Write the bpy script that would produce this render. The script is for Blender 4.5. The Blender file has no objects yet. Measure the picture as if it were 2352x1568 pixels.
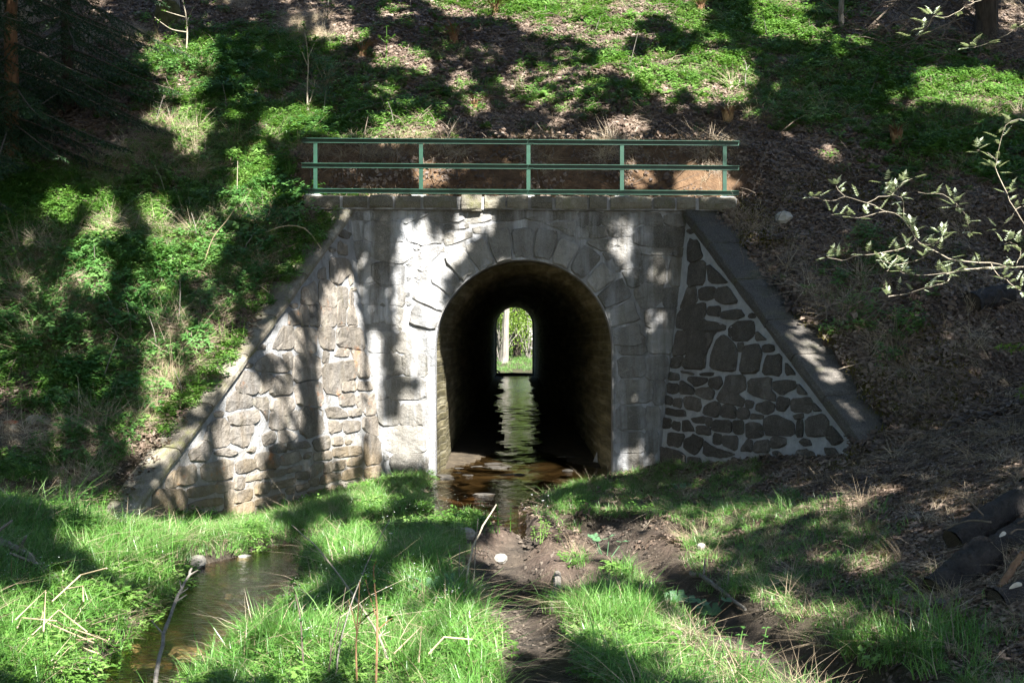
import bpy, math, random
import numpy as np
from mathutils import Vector, Matrix
from mathutils.bvhtree import BVHTree

random.seed(7)
RNG = np.random.default_rng(7)
sc = bpy.context.scene
COL = sc.collection
R = math.radians

# ------------------------------------------------------------------ camera
EYE = 1.83
cam = bpy.data.cameras.new('camera')
cam.sensor_width = 23.52
cam.lens = 30.0
cam.clip_start = 0.1
cam.clip_end = 400
camo = bpy.data.objects.new('camera', cam)
COL.objects.link(camo)
camo.location = (0, 0, EYE)
camo.rotation_euler = (R(90), 0, 0)
sc.camera = camo

# ------------------------------------------------------------------ light
SUN_EL, SUN_AZ = R(42), math.atan2(0.36, -0.933)
S = Vector((math.sin(SUN_AZ) * math.cos(SUN_EL), math.cos(SUN_AZ) * math.cos(SUN_EL), math.sin(SUN_EL)))
world = bpy.data.worlds.new('World')
sc.world = world
world.use_nodes = True
wn = world.node_tree
bg = wn.nodes['Background']
sky = wn.nodes.new('ShaderNodeTexSky')
sky.sky_type = 'NISHITA'
sky.sun_disc = False
sky.sun_elevation = SUN_EL
sky.sun_rotation = SUN_AZ
sky.air_density = 1.0
sky.dust_density = 0.5
sky.ozone_density = 2.0
wn.links.new(sky.outputs[0], bg.inputs[0])
bg.inputs[1].default_value = 0.05
sun = bpy.data.lights.new('sun', 'SUN')
sun.energy = 5.0
sun.angle = R(0.5)
sun.color = (1.0, 0.96, 0.90)
suno = bpy.data.objects.new('sun', sun)
COL.objects.link(suno)
suno.location = S * 60
suno.rotation_euler = (-S).to_track_quat('-Z', 'Y').to_euler()

vs = sc.view_settings
vs.view_transform = 'Standard'
vs.look = 'None'
vs.gamma = 1
vs.exposure = 2.45
vs.use_curve_mapping = False
sc.cycles.max_bounces = 6
sc.cycles.transparent_max_bounces = 8
sc.cycles.use_denoising = True

# ------------------------------------------------------------------ helpers
def px(x, y, Y):
    """point at depth Y seen at (x, y) of a 2352-wide photograph of this place"""
    return Vector(((x - 1176) / 3000 * Y, Y, EYE + (784 - y) / 3000 * Y))

def proj(P):
    P = np.asarray(P, float)
    return 1176 + P[..., 0] / P[..., 1] * 3000, 784 - (P[..., 2] - EYE) / P[..., 1] * 3000

def onplane(x, y, P0, n):
    d = Vector(((x - 1176) / 3000, 1, (784 - y) / 3000))
    o = Vector((0, 0, EYE))
    return o + d * ((P0 - o).dot(n) / d.dot(n))

def _hash(ix, iy, iz, seed):
    h = (ix * 374761393 + iy * 668265263 + iz * 2147483647 + seed * 974634777) & 0xffffffff
    h = ((h ^ (h >> 13)) * 1274126177) & 0xffffffff
    return ((h ^ (h >> 16)) & 0xffff) / 65535.0

def vnoise(x, y, seed=0):
    x = np.asarray(x, float); y = np.asarray(y, float)
    ix = np.floor(x).astype(np.int64); iy = np.floor(y).astype(np.int64)
    fx = x - ix; fy = y - iy
    fx = fx * fx * (3 - 2 * fx); fy = fy * fy * (3 - 2 * fy)
    z = np.zeros_like(ix)
    a = _hash(ix, iy, z, seed); b = _hash(ix + 1, iy, z, seed)
    c = _hash(ix, iy + 1, z, seed); d = _hash(ix + 1, iy + 1, z, seed)
    return (a * (1 - fx) + b * fx) * (1 - fy) + (c * (1 - fx) + d * fx) * fy * 1.0

def fbm(x, y, seed=0, oct=4):
    v = 0; a = 0.5; t = 0
    for i in range(oct):
        v = v + a * vnoise(np.asarray(x) * 2 ** i, np.asarray(y) * 2 ** i, seed + i); t += a; a *= .5
    return v / t - 0.5

def sstep(a, b, x):
    t = np.clip((x - a) / (b - a), 0, 1)
    return t * t * (3 - 2 * t)

def mesh_from(name, v, f, mats=None, mi=None, smooth=False):
    me = bpy.data.meshes.new(name)
    v = np.asarray(v, np.float32)
    if isinstance(f, np.ndarray) and f.ndim == 2:
        n, k = f.shape
        me.vertices.add(len(v)); me.vertices.foreach_set('co', v.ravel())
        me.loops.add(n * k); me.loops.foreach_set('vertex_index', f.astype(np.int32).ravel())
        me.polygons.add(n)
        me.polygons.foreach_set('loop_start', np.arange(0, n * k, k, dtype=np.int32))
        me.polygons.foreach_set('loop_total', np.full(n, k, np.int32))
        me.update(calc_edges=True)
    else:
        me.from_pydata([tuple(map(float, p)) for p in v], [], [tuple(map(int, q)) for q in f])
    for m in (mats if isinstance(mats, (list, tuple)) else [mats]):
        if m: me.materials.append(m)
    if mi is not None:
        me.polygons.foreach_set('material_index', np.asarray(mi, np.int32))
    if smooth:
        me.polygons.foreach_set('use_smooth', np.ones(len(me.polygons), bool))
    me.update()
    return me

def link(name, me, parent=None, loc=None):
    o = bpy.data.objects.new(name, me)
    COL.objects.link(o)
    if parent is not None: o.parent = parent
    if loc is not None: o.location = loc
    return o

def tag(o, label, cat=None, group=None, kind=None):
    if label: o['label'] = label
    if cat: o['category'] = cat
    if group: o['group'] = group
    if kind: o['kind'] = kind
    return o

def thing(name, loc, label, cat, group=None):
    o = bpy.data.objects.new(name, None)
    COL.objects.link(o)
    o.location = loc
    o.empty_display_size = 0.2
    return tag(o, label, cat, group)

def part(name, v, f, mat, parent, smooth=False, mi=None):
    """mesh given in world coordinates, child of a thing whose only transform is its location"""
    base = Vector((0, 0, 0)); p = parent
    while p is not None:
        base += p.location; p = p.parent
    v = np.asarray(v, float) - np.array(base)
    return link(name, mesh_from(name, v, f, mat, mi, smooth), parent)

def copy_thing(o, loc, rz=0, s=1, label=None):
    c = o.copy(); COL.objects.link(c); c.location = loc; c.rotation_euler = (0, 0, rz); c.scale = (s, s, s)
    if label: c['label'] = label
    for ch in o.children:
        k = ch.copy(); COL.objects.link(k); k.parent = c
        for g in ch.children:
            q = g.copy(); COL.objects.link(q); q.parent = k
    return c

def tube(pts, rad, n=6, cap=True):
    pts = [Vector(p) for p in pts]
    if not isinstance(rad, (list, tuple, np.ndarray)): rad = [rad] * len(pts)
    V = []; F = []
    prev = None
    for i, p in enumerate(pts):
        t = (pts[min(i + 1, len(pts) - 1)] - pts[max(i - 1, 0)]).normalized()
        if prev is None:
            a = Vector((0, 0, 1)) if abs(t.z) < .9 else Vector((1, 0, 0))
            u = t.cross(a).normalized()
        else:
            u = (prev - t * prev.dot(t)).normalized()
        prev = u
        w = t.cross(u)
        for k in range(n):
            a = 2 * math.pi * k / n
            V.append(p + (u * math.cos(a) + w * math.sin(a)) * rad[i])
    for i in range(len(pts) - 1):
        for k in range(n):
            F.append((i * n + k, i * n + (k + 1) % n, (i + 1) * n + (k + 1) % n, (i + 1) * n + k))
    if cap:
        F.append(tuple(range(n - 1, -1, -1)))
        F.append(tuple(range((len(pts) - 1) * n, len(pts) * n)))
    return V, F

def join(parts):
    V = []; F = []; b = 0
    for v, f in parts:
        V += list(v); F += [tuple(i + b for i in q) for q in f]; b += len(v)
    return V, F

def smooth_path(pts, per=4):
    P = [Vector(p) for p in pts]
    if len(P) < 3: return P
    out = []
    for i in range(len(P) - 1):
        p0 = P[max(i - 1, 0)]; p1 = P[i]; p2 = P[i + 1]; p3 = P[min(i + 2, len(P) - 1)]
        for k in range(per):
            t = k / per
            out.append(0.5 * ((2 * p1) + (p2 - p0) * t + (2 * p0 - 5 * p1 + 4 * p2 - p3) * t * t + (3 * p1 - p0 - 3 * p2 + p3) * t ** 3))
    out.append(P[-1])
    return out

# ------------------------------------------------------------------ materials
class NT:
    def __init__(s, name):
        s.m = bpy.data.materials.new(name); s.m.use_nodes = True
        s.t = s.m.node_tree; s.t.nodes.clear()
        s.out = s.n('ShaderNodeOutputMaterial')
    def n(s, typ, **kw):
        nd = s.t.nodes.new(typ)
        for k, v in kw.items():
            if k.startswith('i_'):
                key = k[2:]
                nd.inputs[int(key) if key.isdigit() else key.replace('_', ' ')].default_value = v
            else: setattr(nd, k, v)
        return nd
    def l(s, a, b): s.t.links.new(a, b); return s
    def noise(s, vec, scale, detail=4, rough=.55):
        nd = s.n('ShaderNodeTexNoise', i_Scale=scale, i_Detail=detail, i_Roughness=rough)
        if vec is not None: s.l(vec, nd.inputs['Vector'])
        return nd.outputs['Fac']
    def ramp(s, fac, *stops):
        nd = s.n('ShaderNodeValToRGB')
        e = nd.color_ramp.elements
        while len(e) < len(stops): e.new(0.5)
        for k, (p, c) in enumerate(stops):
            e[k].position = p; e[k].color = (*c, 1) if len(c) == 3 else c
        s.l(fac, nd.inputs[0]); return nd.outputs[0]
    def mix(s, fac, a, b, mode='MIX'):
        nd = s.n('ShaderNodeMix', data_type='RGBA', blend_type=mode)
        for val, i in ((fac, 0), (a, 6), (b, 7)):
            if hasattr(val, 'is_linked') or hasattr(val, 'links'): s.l(val, nd.inputs[i])
            else: nd.inputs[i].default_value = (*val, 1) if isinstance(val, tuple) and len(val) == 3 else val
        return nd.outputs[2]
    def math(s, op, a, b=None, clamp=False):
        nd = s.n('ShaderNodeMath', operation=op, use_clamp=clamp)
        for val, i in ((a, 0), (b, 1)):
            if val is None: continue
            if hasattr(val, 'links'): s.l(val, nd.inputs[i])
            else: nd.inputs[i].default_value = val
        return nd.outputs[0]
    def pos(s): return s.n('ShaderNodeNewGeometry').outputs['Position']
    def mapped(s, vec, scale):
        nd = s.n('ShaderNodeMapping'); nd.inputs['Scale'].default_value = scale
        s.l(vec, nd.inputs[0]); return nd.outputs[0]
    def rand(s): return s.n('ShaderNodeObjectInfo').outputs['Random']
    def bsdf(s, col, rough=.85, bump=None, strength=.4, dist=.02, spec=.3):
        p = s.n('ShaderNodeBsdfPrincipled', i_Roughness=rough)
        p.inputs['Specular IOR Level'].default_value = spec
        if hasattr(col, 'links'): s.l(col, p.inputs['Base Color'])
        else: p.inputs['Base Color'].default_value = (*col, 1)
        if bump is not None:
            b = s.n('ShaderNodeBump', i_Strength=strength, i_Distance=dist)
            s.l(bump, b.inputs['Height']); s.l(b.outputs[0], p.inputs['Normal'])
        s.l(p.outputs[0], s.out.inputs[0]); s.p = p
        return s.m

def stone_mat(name, a, b, c, streak=0.0, ochre=0.0, moss=0.0, rust=0.0):
    t = NT(name); P = t.pos(); rnd = t.rand()
    col = t.ramp(t.noise(P, 5, 6, .65), (.3, a), (.55, b), (.75, c))
    hsv = t.n('ShaderNodeHueSaturation')
    t.l(col, hsv.inputs['Color'])
    t.l(t.math('ADD', t.math('MULTIPLY', rnd, .95), .55), hsv.inputs['Value'])
    col = hsv.outputs[0]
    sp = t.noise(P, 130, 2, .7)                                     # grain of the granite and sandstone
    col = t.mix(t.ramp(sp, (.45, (0, 0, 0)), (.75, (.5, .5, .5))), col, (.42, .39, .34))
    col = t.mix(t.ramp(sp, (.25, (.6, .6, .6)), (.42, (0, 0, 0))), col, (.03, .027, .025))
    if streak:                                                      # lime running down from the joints
        s1 = t.noise(t.mapped(P, (5.5, 5.5, .55)), 1, 5, .6)
        s2 = t.noise(P, 2.2, 4)
        f = t.math('MULTIPLY', t.ramp(s1, (.44, (0, 0, 0)), (.66, (1, 1, 1))), t.ramp(s2, (.3, (.2, .2, .2)), (.65, (1, 1, 1))))
        col = t.mix(t.math('MULTIPLY', f, streak), col, (.44, .455, .48))
        d1 = t.noise(t.mapped(P, (7, 7, .7)), 1.3, 4)
        col = t.mix(t.ramp(d1, (.58, (0, 0, 0)), (.75, (.55, .55, .55))), col, (.09, .075, .055))
    z = t.n('ShaderNodeSeparateXYZ'); t.l(P, z.inputs[0])
    if ochre:                                                       # damp ochre staining near the ground
        h = t.math('ADD', z.outputs[2], t.math('MULTIPLY', t.noise(P, 1.6, 4), -1.5))
        col = t.mix(t.ramp(t.math('ADD', h, .78), (.0, (ochre,) * 3), (.6, (0, 0, 0))), col, (.22, .145, .05))
    if rust:
        col = t.mix(t.ramp(t.noise(P, 3.3, 5, .7), (.60, (0, 0, 0)), (.72, (rust,) * 3)), col, (.33, .13, .035))
    if moss:
        col = t.mix(t.ramp(t.noise(P, 4, 5, .7), (.52, (0, 0, 0)), (.68, (moss,) * 3)), col, (.10, .105, .03))
    bmp = t.math('ADD', t.noise(P, 28, 6, .7), t.math('MULTIPLY', t.noise(P, 9, 3), 1.2))
    return t.bsdf(col, .92, bmp, .75, .03, .2)

def mortar_mat(name, a, b, streak=.0, ochre=0.0, dirt=.35):
    t = NT(name); P = t.pos()
    col = t.ramp(t.noise(P, 7, 6, .65), (.3, a), (.7, b))
    if streak:
        s1 = t.noise(t.mapped(P, (5, 5, .5)), 1, 5, .6)
        col = t.mix(t.ramp(s1, (.45, (0, 0, 0)), (.68, (streak,) * 3)), col, (.48, .495, .52))
    d1 = t.noise(t.mapped(P, (4, 4, 1.2)), 1.5, 5, .65)
    col = t.mix(t.ramp(d1, (.52, (0, 0, 0)), (.72, (dirt,) * 3)), col, (.12, .10, .075))
    if ochre:
        z = t.n('ShaderNodeSeparateXYZ'); t.l(P, z.inputs[0])
        h = t.math('ADD', z.outputs[2], t.math('MULTIPLY', t.noise(P, 1.6, 4), -1.5))
        col = t.mix(t.ramp(t.math('ADD', h, .78), (.0, (ochre,) * 3), (.7, (0, 0, 0))), col, (.36, .25, .10))
    return t.bsdf(col, .95, t.math('ADD', t.noise(P, 40, 5, .7), t.math('MULTIPLY', t.noise(P, 11, 4, .6), 1.5)), .8, .03, .15)

M_FSTONE = stone_mat('sandstone_facade', (.07, .068, .062), (.12, .115, .104), (.19, .184, .168), streak=.8, moss=.1)
M_VOUSS = stone_mat('voussoir_stone', (.105, .102, .094), (.165, .16, .147), (.23, .225, .21), streak=.45)
M_FMORT = mortar_mat('lime_mortar_facade', (.15, .148, .142), (.25, .25, .25), streak=.85, dirt=.5)
M_LSTONE = stone_mat('stone_left_wing', (.065, .055, .045), (.125, .108, .088), (.225, .20, .165), streak=.15, ochre=.42, moss=.12, rust=.6)
M_LMORT = mortar_mat('mortar_left_wing', (.19, .19, .188), (.31, .315, .32), ochre=.3, dirt=.6)
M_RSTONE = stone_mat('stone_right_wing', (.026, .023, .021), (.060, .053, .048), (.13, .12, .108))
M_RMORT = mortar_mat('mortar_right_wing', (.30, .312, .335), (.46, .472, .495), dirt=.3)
M_COPE = stone_mat('coping_stone', (.085, .076, .056), (.13, .12, .092), (.19, .178, .145), moss=.5)
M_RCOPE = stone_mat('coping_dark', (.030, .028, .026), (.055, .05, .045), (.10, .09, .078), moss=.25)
M_LCOPE = stone_mat('coping_lichen', (.075, .065, .048), (.14, .125, .095), (.25, .24, .20), moss=.8)

def vault_mat():
    t = NT('vault_lining'); P = t.pos()
    ang = t.mapped(P, (6, .55, 6))
    col = t.ramp(t.noise(ang, 1.0, 6, .65), (.3, (.035, .031, .016)), (.5, (.10, .088, .045)), (.68, (.24, .21, .13)))
    col = t.mix(t.ramp(t.noise(t.mapped(P, (2, .4, 9)), 1, 5), (.55, (0, 0, 0)), (.7, (.5, .5, .5))), col, (.36, .34, .26))
    bmp = t.noise(t.mapped(P, (9, .8, 9)), 1.2, 5)
    sp = t.n('ShaderNodeSeparateXYZ'); t.l(P, sp.inputs[0])
    cb = t.n('ShaderNodeCombineXYZ'); t.l(sp.outputs[1], cb.inputs[0]); t.l(sp.outputs[2], cb.inputs[1])
    br = t.n('ShaderNodeTexBrick', i_Scale=2.2)
    br.inputs['Mortar Size'].default_value = .035; br.inputs['Mortar Smooth'].default_value = .6
    t.l(t.mapped(cb.outputs[0], (.8, 1.0, 1)), br.inputs['Vector'])
    jf = br.outputs['Fac']
    col = t.mix(t.math('MULTIPLY', jf, .18), col, (.30, .285, .23))
    bmp = t.math('SUBTRACT', bmp, t.math('MULTIPLY', jf, .22))
    return t.bsdf(col, .8, bmp, .8, .04, .25)
M_VAULT = vault_mat()

def simple(name, a, b, scale=8, rough=.8, bump=.5, dist=.01, spec=.3, stretch=None, vary=.0):
    t = NT(name); P = t.pos()
    if stretch: P = t.mapped(P, stretch)
    nz = t.noise(P, scale, 5, .65)
    col = t.ramp(nz, (.3, a), (.7, b))
    if vary:
        hsv = t.n('ShaderNodeHueSaturation'); t.l(col, hsv.inputs['Color'])
        t.l(t.math('ADD', t.math('MULTIPLY', t.rand(), vary), 1 - vary / 2), hsv.inputs['Value'])
        col = hsv.outputs[0]
    return t.bsdf(col, rough, nz, bump, dist, spec)

M_RAIL = simple('green_rail_paint', (.008, .052, .034), (.015, .085, .055), 22, .42, .12, .004, .5)
M_PAD = simple('white_mortar_pad', (.45, .45, .43), (.62, .62, .6), 20, .9)
M_BARK = simple('dark_bark', (.018, .014, .011), (.075, .060, .046), 9, .9, .9, .03, .2, (1.6, 1.6, .35))
M_OBARK = simple('spruce_bark', (.085, .045, .025), (.20, .115, .065), 14, .9, .8, .02, .2, (1.5, 1.5, .5))
M_GBARK = simple('grey_bark', (.10, .09, .08), (.26, .24, .21), 8, .9, .8, .02, .2, (2, 2, .35))
M_MOSSBARK = simple('mossy_bark', (.03, .032, .01), (.09, .085, .03), 8, .95, .9, .03)
M_BIRCH = simple('birch_bark', (.25, .24, .22), (.72, .70, .66), 5, .8, .3, .01, .2, (1, 1, 3))
M_PALE = simple('pale_twig', (.20, .17, .125), (.36, .32, .25), 30, .8, .3)
M_GREYTW = simple('grey_twig', (.09, .082, .07), (.24, .22, .19), 25, .85, .4)
M_RED = simple('red_stem', (.13, .07, .035), (.24, .14, .075), 25, .7, .3)
M_DEADTW = simple('dead_twig', (.06, .048, .038), (.18, .145, .11), 20, .9, .4, vary=.8)
M_LOG = simple('wet_log_bark', (.008, .007, .007), (.042, .036, .032), 11, .75, 1.0, .06, .3, (1, 1, 1))
M_CUT = simple('cut_wood', (.13, .08, .035), (.30, .21, .11), 16, .8)
M_FUNGUS = simple('bracket_fungus', (.42, .38, .30), (.66, .62, .54), 25, .7)
M_ROCK = simple('grey_rock', (.15, .14, .12), (.36, .34, .30), 10, .85, .9, .03, vary=.4)
M_WETROCK = simple('wet_flagstone', (.022, .020, .017), (.075, .068, .058), 12, .55, .8, .02, .4, vary=.5)
M_OLDCUT = simple('weathered_cut', (.03, .024, .018), (.07, .055, .04), 16, .85)
M_PALEROCK = simple('pale_rock', (.26, .245, .21), (.46, .44, .39), 9, .85, .9, .03)
M_BRICK = simple('red_brick', (.26, .07, .03), (.42, .14, .07), 16, .9)
M_STRAW = simple('straw', (.28, .22, .13), (.46, .38, .25), 30, .7, .2)
M_DEADFERN = simple('dead_fern', (.11, .055, .028), (.24, .14, .075), 22, .9, .3)

def leaf_mat(name, a, b, c=None, trans=.35, rough=.45, spec=.3, local=True):
    t = NT(name); P = t.pos(); rnd = t.rand()
    nz = t.noise(P, 1.7, 3)
    f = t.math('ADD', t.math('MULTIPLY', rnd, .65), t.math('MULTIPLY', nz, .45))
    stops = [(.2, a), (.65, b)] + ([(.95, c)] if c else [])
    col = t.ramp(f, *stops)
    p = t.n('ShaderNodeBsdfPrincipled', i_Roughness=rough)
    p.inputs['Specular IOR Level'].default_value = spec
    t.l(col, p.inputs['Base Color'])
    tr = t.n('ShaderNodeBsdfTranslucent')
    t.l(t.mix(.5, col, t.mix(1.0, col, (1.5, 1.6, .5), 'MULTIPLY')), tr.inputs[0])
    mx = t.n('ShaderNodeMixShader', i_Fac=trans)
    t.l(p.outputs[0], mx.inputs[1]); t.l(tr.outputs[0], mx.inputs[2])
    t.l(mx.outputs[0], t.out.inputs[0])
    return t.m

M_GRASS = leaf_mat('grass_blade', (.045, .13, .02), (.11, .26, .05), (.22, .36, .12), rough=.35, spec=.5)
M_HERB = leaf_mat('herb_leaf', (.04, .11, .016), (.10, .21, .036), (.19, .31, .085))
M_NETTLE = leaf_mat('nettle_leaf', (.032, .10, .022), (.075, .18, .042), (.14, .26, .075))
M_DRYGR = leaf_mat('dry_grass', (.20, .155, .10), (.36, .29, .20), (.46, .40, .30), .2)
M_LITTER = leaf_mat('dead_leaf', (.055, .038, .028), (.125, .09, .066), (.27, .21, .165), .12, .55)
M_MOSS = leaf_mat('moss', (.05, .055, .008), (.095, .085, .012), (.13, .12, .02), .2, .9, .1)
M_SPRUCE = leaf_mat('spruce_needle', (.010, .028, .010), (.020, .048, .016), (.034, .068, .022), .15)
M_SPRUCEL = leaf_mat('spruce_needle_light', (.04, .10, .012), (.075, .15, .02), (.11, .19, .03), .25)
M_CANOPY = leaf_mat('canopy_leaf', (.03, .08, .012), (.06, .13, .02), (.09, .17, .03), .12)
M_FARLEAF = leaf_mat('far_spring_leaf', (.09, .16, .02), (.16, .24, .04), (.24, .30, .07), .4)
M_ROWAN = leaf_mat('young_rowan_leaf', (.34, .39, .27), (.46, .51, .40), (.56, .60, .50), .2, .3, .6)
M_COLT = leaf_mat('coltsfoot_leaf', (.06, .14, .06), (.09, .18, .09), (.12, .22, .12), .2, .5)
M_FLOWER = leaf_mat('white_petal', (.6, .6, .62), (.75, .75, .78), None, .2)

def ground_mat():
    t = NT('forest_ground'); P = t.pos()
    at = t.n('ShaderNodeAttribute', attribute_name='cover')
    sep = t.n('ShaderNodeSeparateColor'); t.l(at.outputs['Color'], sep.inputs[0])
    soil = t.ramp(t.noise(P, 6, 8, .7), (.3, (.028, .022, .017)), (.6, (.07, .054, .042)), (.78, (.14, .11, .085)))
    lit = t.ramp(t.noise(P, 34, 6, .75), (.3, (.05, .034, .026)), (.52, (.115, .08, .06)), (.7, (.27, .21, .17)))
    red = t.ramp(t.noise(P, 7, 8, .7), (.3, (.055, .033, .019)), (.55, (.135, .083, .046)), (.75, (.23, .155, .09)))
    mud = t.ramp(t.noise(P, 9, 8, .7), (.3, (.030, .024, .019)), (.55, (.075, .060, .046)), (.75, (.15, .12, .092)))
    grn = t.ramp(t.noise(P, 25, 6, .7), (.3, (.016, .022, .008)), (.6, (.05, .06, .02)))
    col = t.mix(sep.outputs[2], soil, lit)
    g = t.ramp(t.math('ADD', t.math('MULTIPLY', sep.outputs[1], .9), t.math('MULTIPLY', t.noise(P, 5, 5, .7), .5)), (.6, (0, 0, 0)), (1.0, (.6, .6, .6)))
    col = t.mix(g, col, grn)
    a2 = t.n('ShaderNodeAttribute', attribute_name='redsoil')
    col = t.mix(a2.outputs['Fac'], col, red)
    col = t.mix(sep.outputs[0], col, mud)
    bmp = t.math('ADD', t.noise(P, 30, 8, .75), t.math('MULTIPLY', t.noise(P, 6, 5, .6), 2.0))
    return t.bsdf(col, .9, bmp, .9, .05, .25)
M_GROUND = ground_mat()

def rail_mat():
    t = NT('green_rail_paint_worn'); P = t.pos()
    col = t.ramp(t.noise(P, 9, 5, .6), (.3, (.003, .026, .015)), (.7, (.007, .050, .029)))
    col = t.mix(t.ramp(t.noise(P, 17, 6, .75), (.66, (0, 0, 0)), (.72, (.9, .9, .9))), col, (.10, .045, .02))
    return t.bsdf(col, .42, t.noise(P, 40, 4), .15, .004, .45)
M_RAIL = rail_mat()

def bed_mat():
    t = NT('stream_bed'); P = t.pos()
    col = t.ramp(t.noise(P, 5, 8, .7), (.3, (.022, .018, .012)), (.55, (.06, .047, .031)), (.75, (.12, .097, .066)))
    return t.bsdf(col, .9, t.noise(P, 18, 6), .8, .04)
M_BED = bed_mat()

def water_mat():
    t = NT('stream_water'); P = t.pos()
    tr = t.n('ShaderNodeBsdfTransparent'); tr.inputs[0].default_value = (.74, .62, .42, 1)
    gl = t.n('ShaderNodeBsdfGlossy', i_Roughness=.03)
    gl.inputs[0].default_value = (1, 1, 1, 1)
    w1 = t.noise(t.mapped(P, (5, 6.5, 1)), 1.0, 4, .6)
    w2 = t.noise(t.mapped(P, (14, 22, 1)), 1.0, 3, .6)
    b = t.n('ShaderNodeBump', i_Strength=.25, i_Distance=.03)
    t.l(t.math('ADD', w1, t.math('MULTIPLY', w2, 1.0)), b.inputs['Height'])
    t.l(b.outputs[0], gl.inputs['Normal'])
    fr = t.n('ShaderNodeFresnel', i_IOR=1.33); t.l(b.outputs[0], fr.inputs['Normal'])
    mx = t.n('ShaderNodeMixShader'); t.l(fr.outputs[0], mx.inputs[0])
    t.l(tr.outputs[0], mx.inputs[1]); t.l(gl.outputs[0], mx.inputs[2])
    t.l(mx.outputs[0], t.out.inputs[0])
    return t.m
M_WATER = water_mat()

# ------------------------------------------------------------------ terrain
YF = 18.0                      # the portal's face, very slightly turned
KF = 0.045
FP0 = Vector((0, YF, 0)); FN = Vector((KF, -1, 0)).normalized()
def fy(x): return YF + KF * x
TOP_L = Vector((-2.226, 17.85, 3.55)); END_L = px(300, 1190, 12.8)
TOP_R = Vector((2.43, 18.06, 3.52)); END_R = px(1966, 1018, 14.0)
BOT_L = onplane(885, 1105, FP0, FN); BOT_R = onplane(1513, 1086, FP0, FN)

STREAM = [(.15, 60, .8), (.15, 19, 1.25), (.16, 18, 1.22), (-.1, 16.9, .95), (-.32, 15.6, .62), (-.38, 14.6, .50), (-.40, 13.7, .44), (-.95, 13.05, .26), (-1.65, 12.7, .24), (-2.1, 12.1, .25),
          (-2.3, 11.2, .40), (-2.1, 10.2, .48), (-2.04, 9.4, .52), (-2.10, 8.4, .42), (-2.06, 7.5, .30), (-2.1, 6.6, .26), (-2.4, 3.0, .3)]
SIDE = [(-.30, 14.0, .4), (-.05, 13.1, .18), (.05, 12.6, .1)]
BAY = [(-2.1, 10.1, .3), (-1.72, 9.75, .22), (-1.6, 9.6, .08)]
TRACKS = [[(.22, 5.6, .22), (.16, 7.0, .22), (.10, 8.3, .22), (-.02, 9.2, .24), (-.10, 10.1, .36), (-.14, 11, .28), (.02, 12.0, .20), (.4, 12.5, .16), (.8, 13.4, .10)],
          [(1.95, 6.0, .26), (1.68, 7.3, .25), (1.42, 8.8, .23), (1.22, 10.2, .21), (1.0, 11.6, .20), (.70, 12.9, .18), (.5, 13.8, .1)],
          [(-.2, 10.2, .3), (.3, 9.95, .22), (.7, 10.3, .12)],
          [(.05, 11.6, .2), (.6, 11.3, .22), (1.0, 11.2, .2)],
          [(.9, 13.0, .3), (1.5, 12.5, .25), (1.9, 12.2, .2)]]

def polyd(x, y, pts):
    """signed distance to a polyline of varying half width (negative inside)"""
    d = np.full(np.shape(x), 1e9)
    for a, b in zip(pts[:-1], pts[1:]):
        dx, dy = b[0] - a[0], b[1] - a[1]
        t = np.clip(((x - a[0]) * dx + (y - a[1]) * dy) / (dx * dx + dy * dy), 0, 1)
        q = np.hypot(x - a[0] - t * dx, y - a[1] - t * dy) - (a[2] + t * (b[2] - a[2]))
        d = np.minimum(d, q)
    return d

def water_z(y):
    return np.interp(y, [3, 8, 12, 14, 16.5, 18, 56], [-.16, -.14, -.12, -.075, -.05, -.02, .36])

def xl(y): return TOP_L.x + (y - TOP_L.y) * (END_L.x - TOP_L.x) / (END_L.y - TOP_L.y)
def xr(y): return TOP_R.x + (y - TOP_R.y) * (END_R.x - TOP_R.x) / (END_R.y - TOP_R.y)

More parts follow.
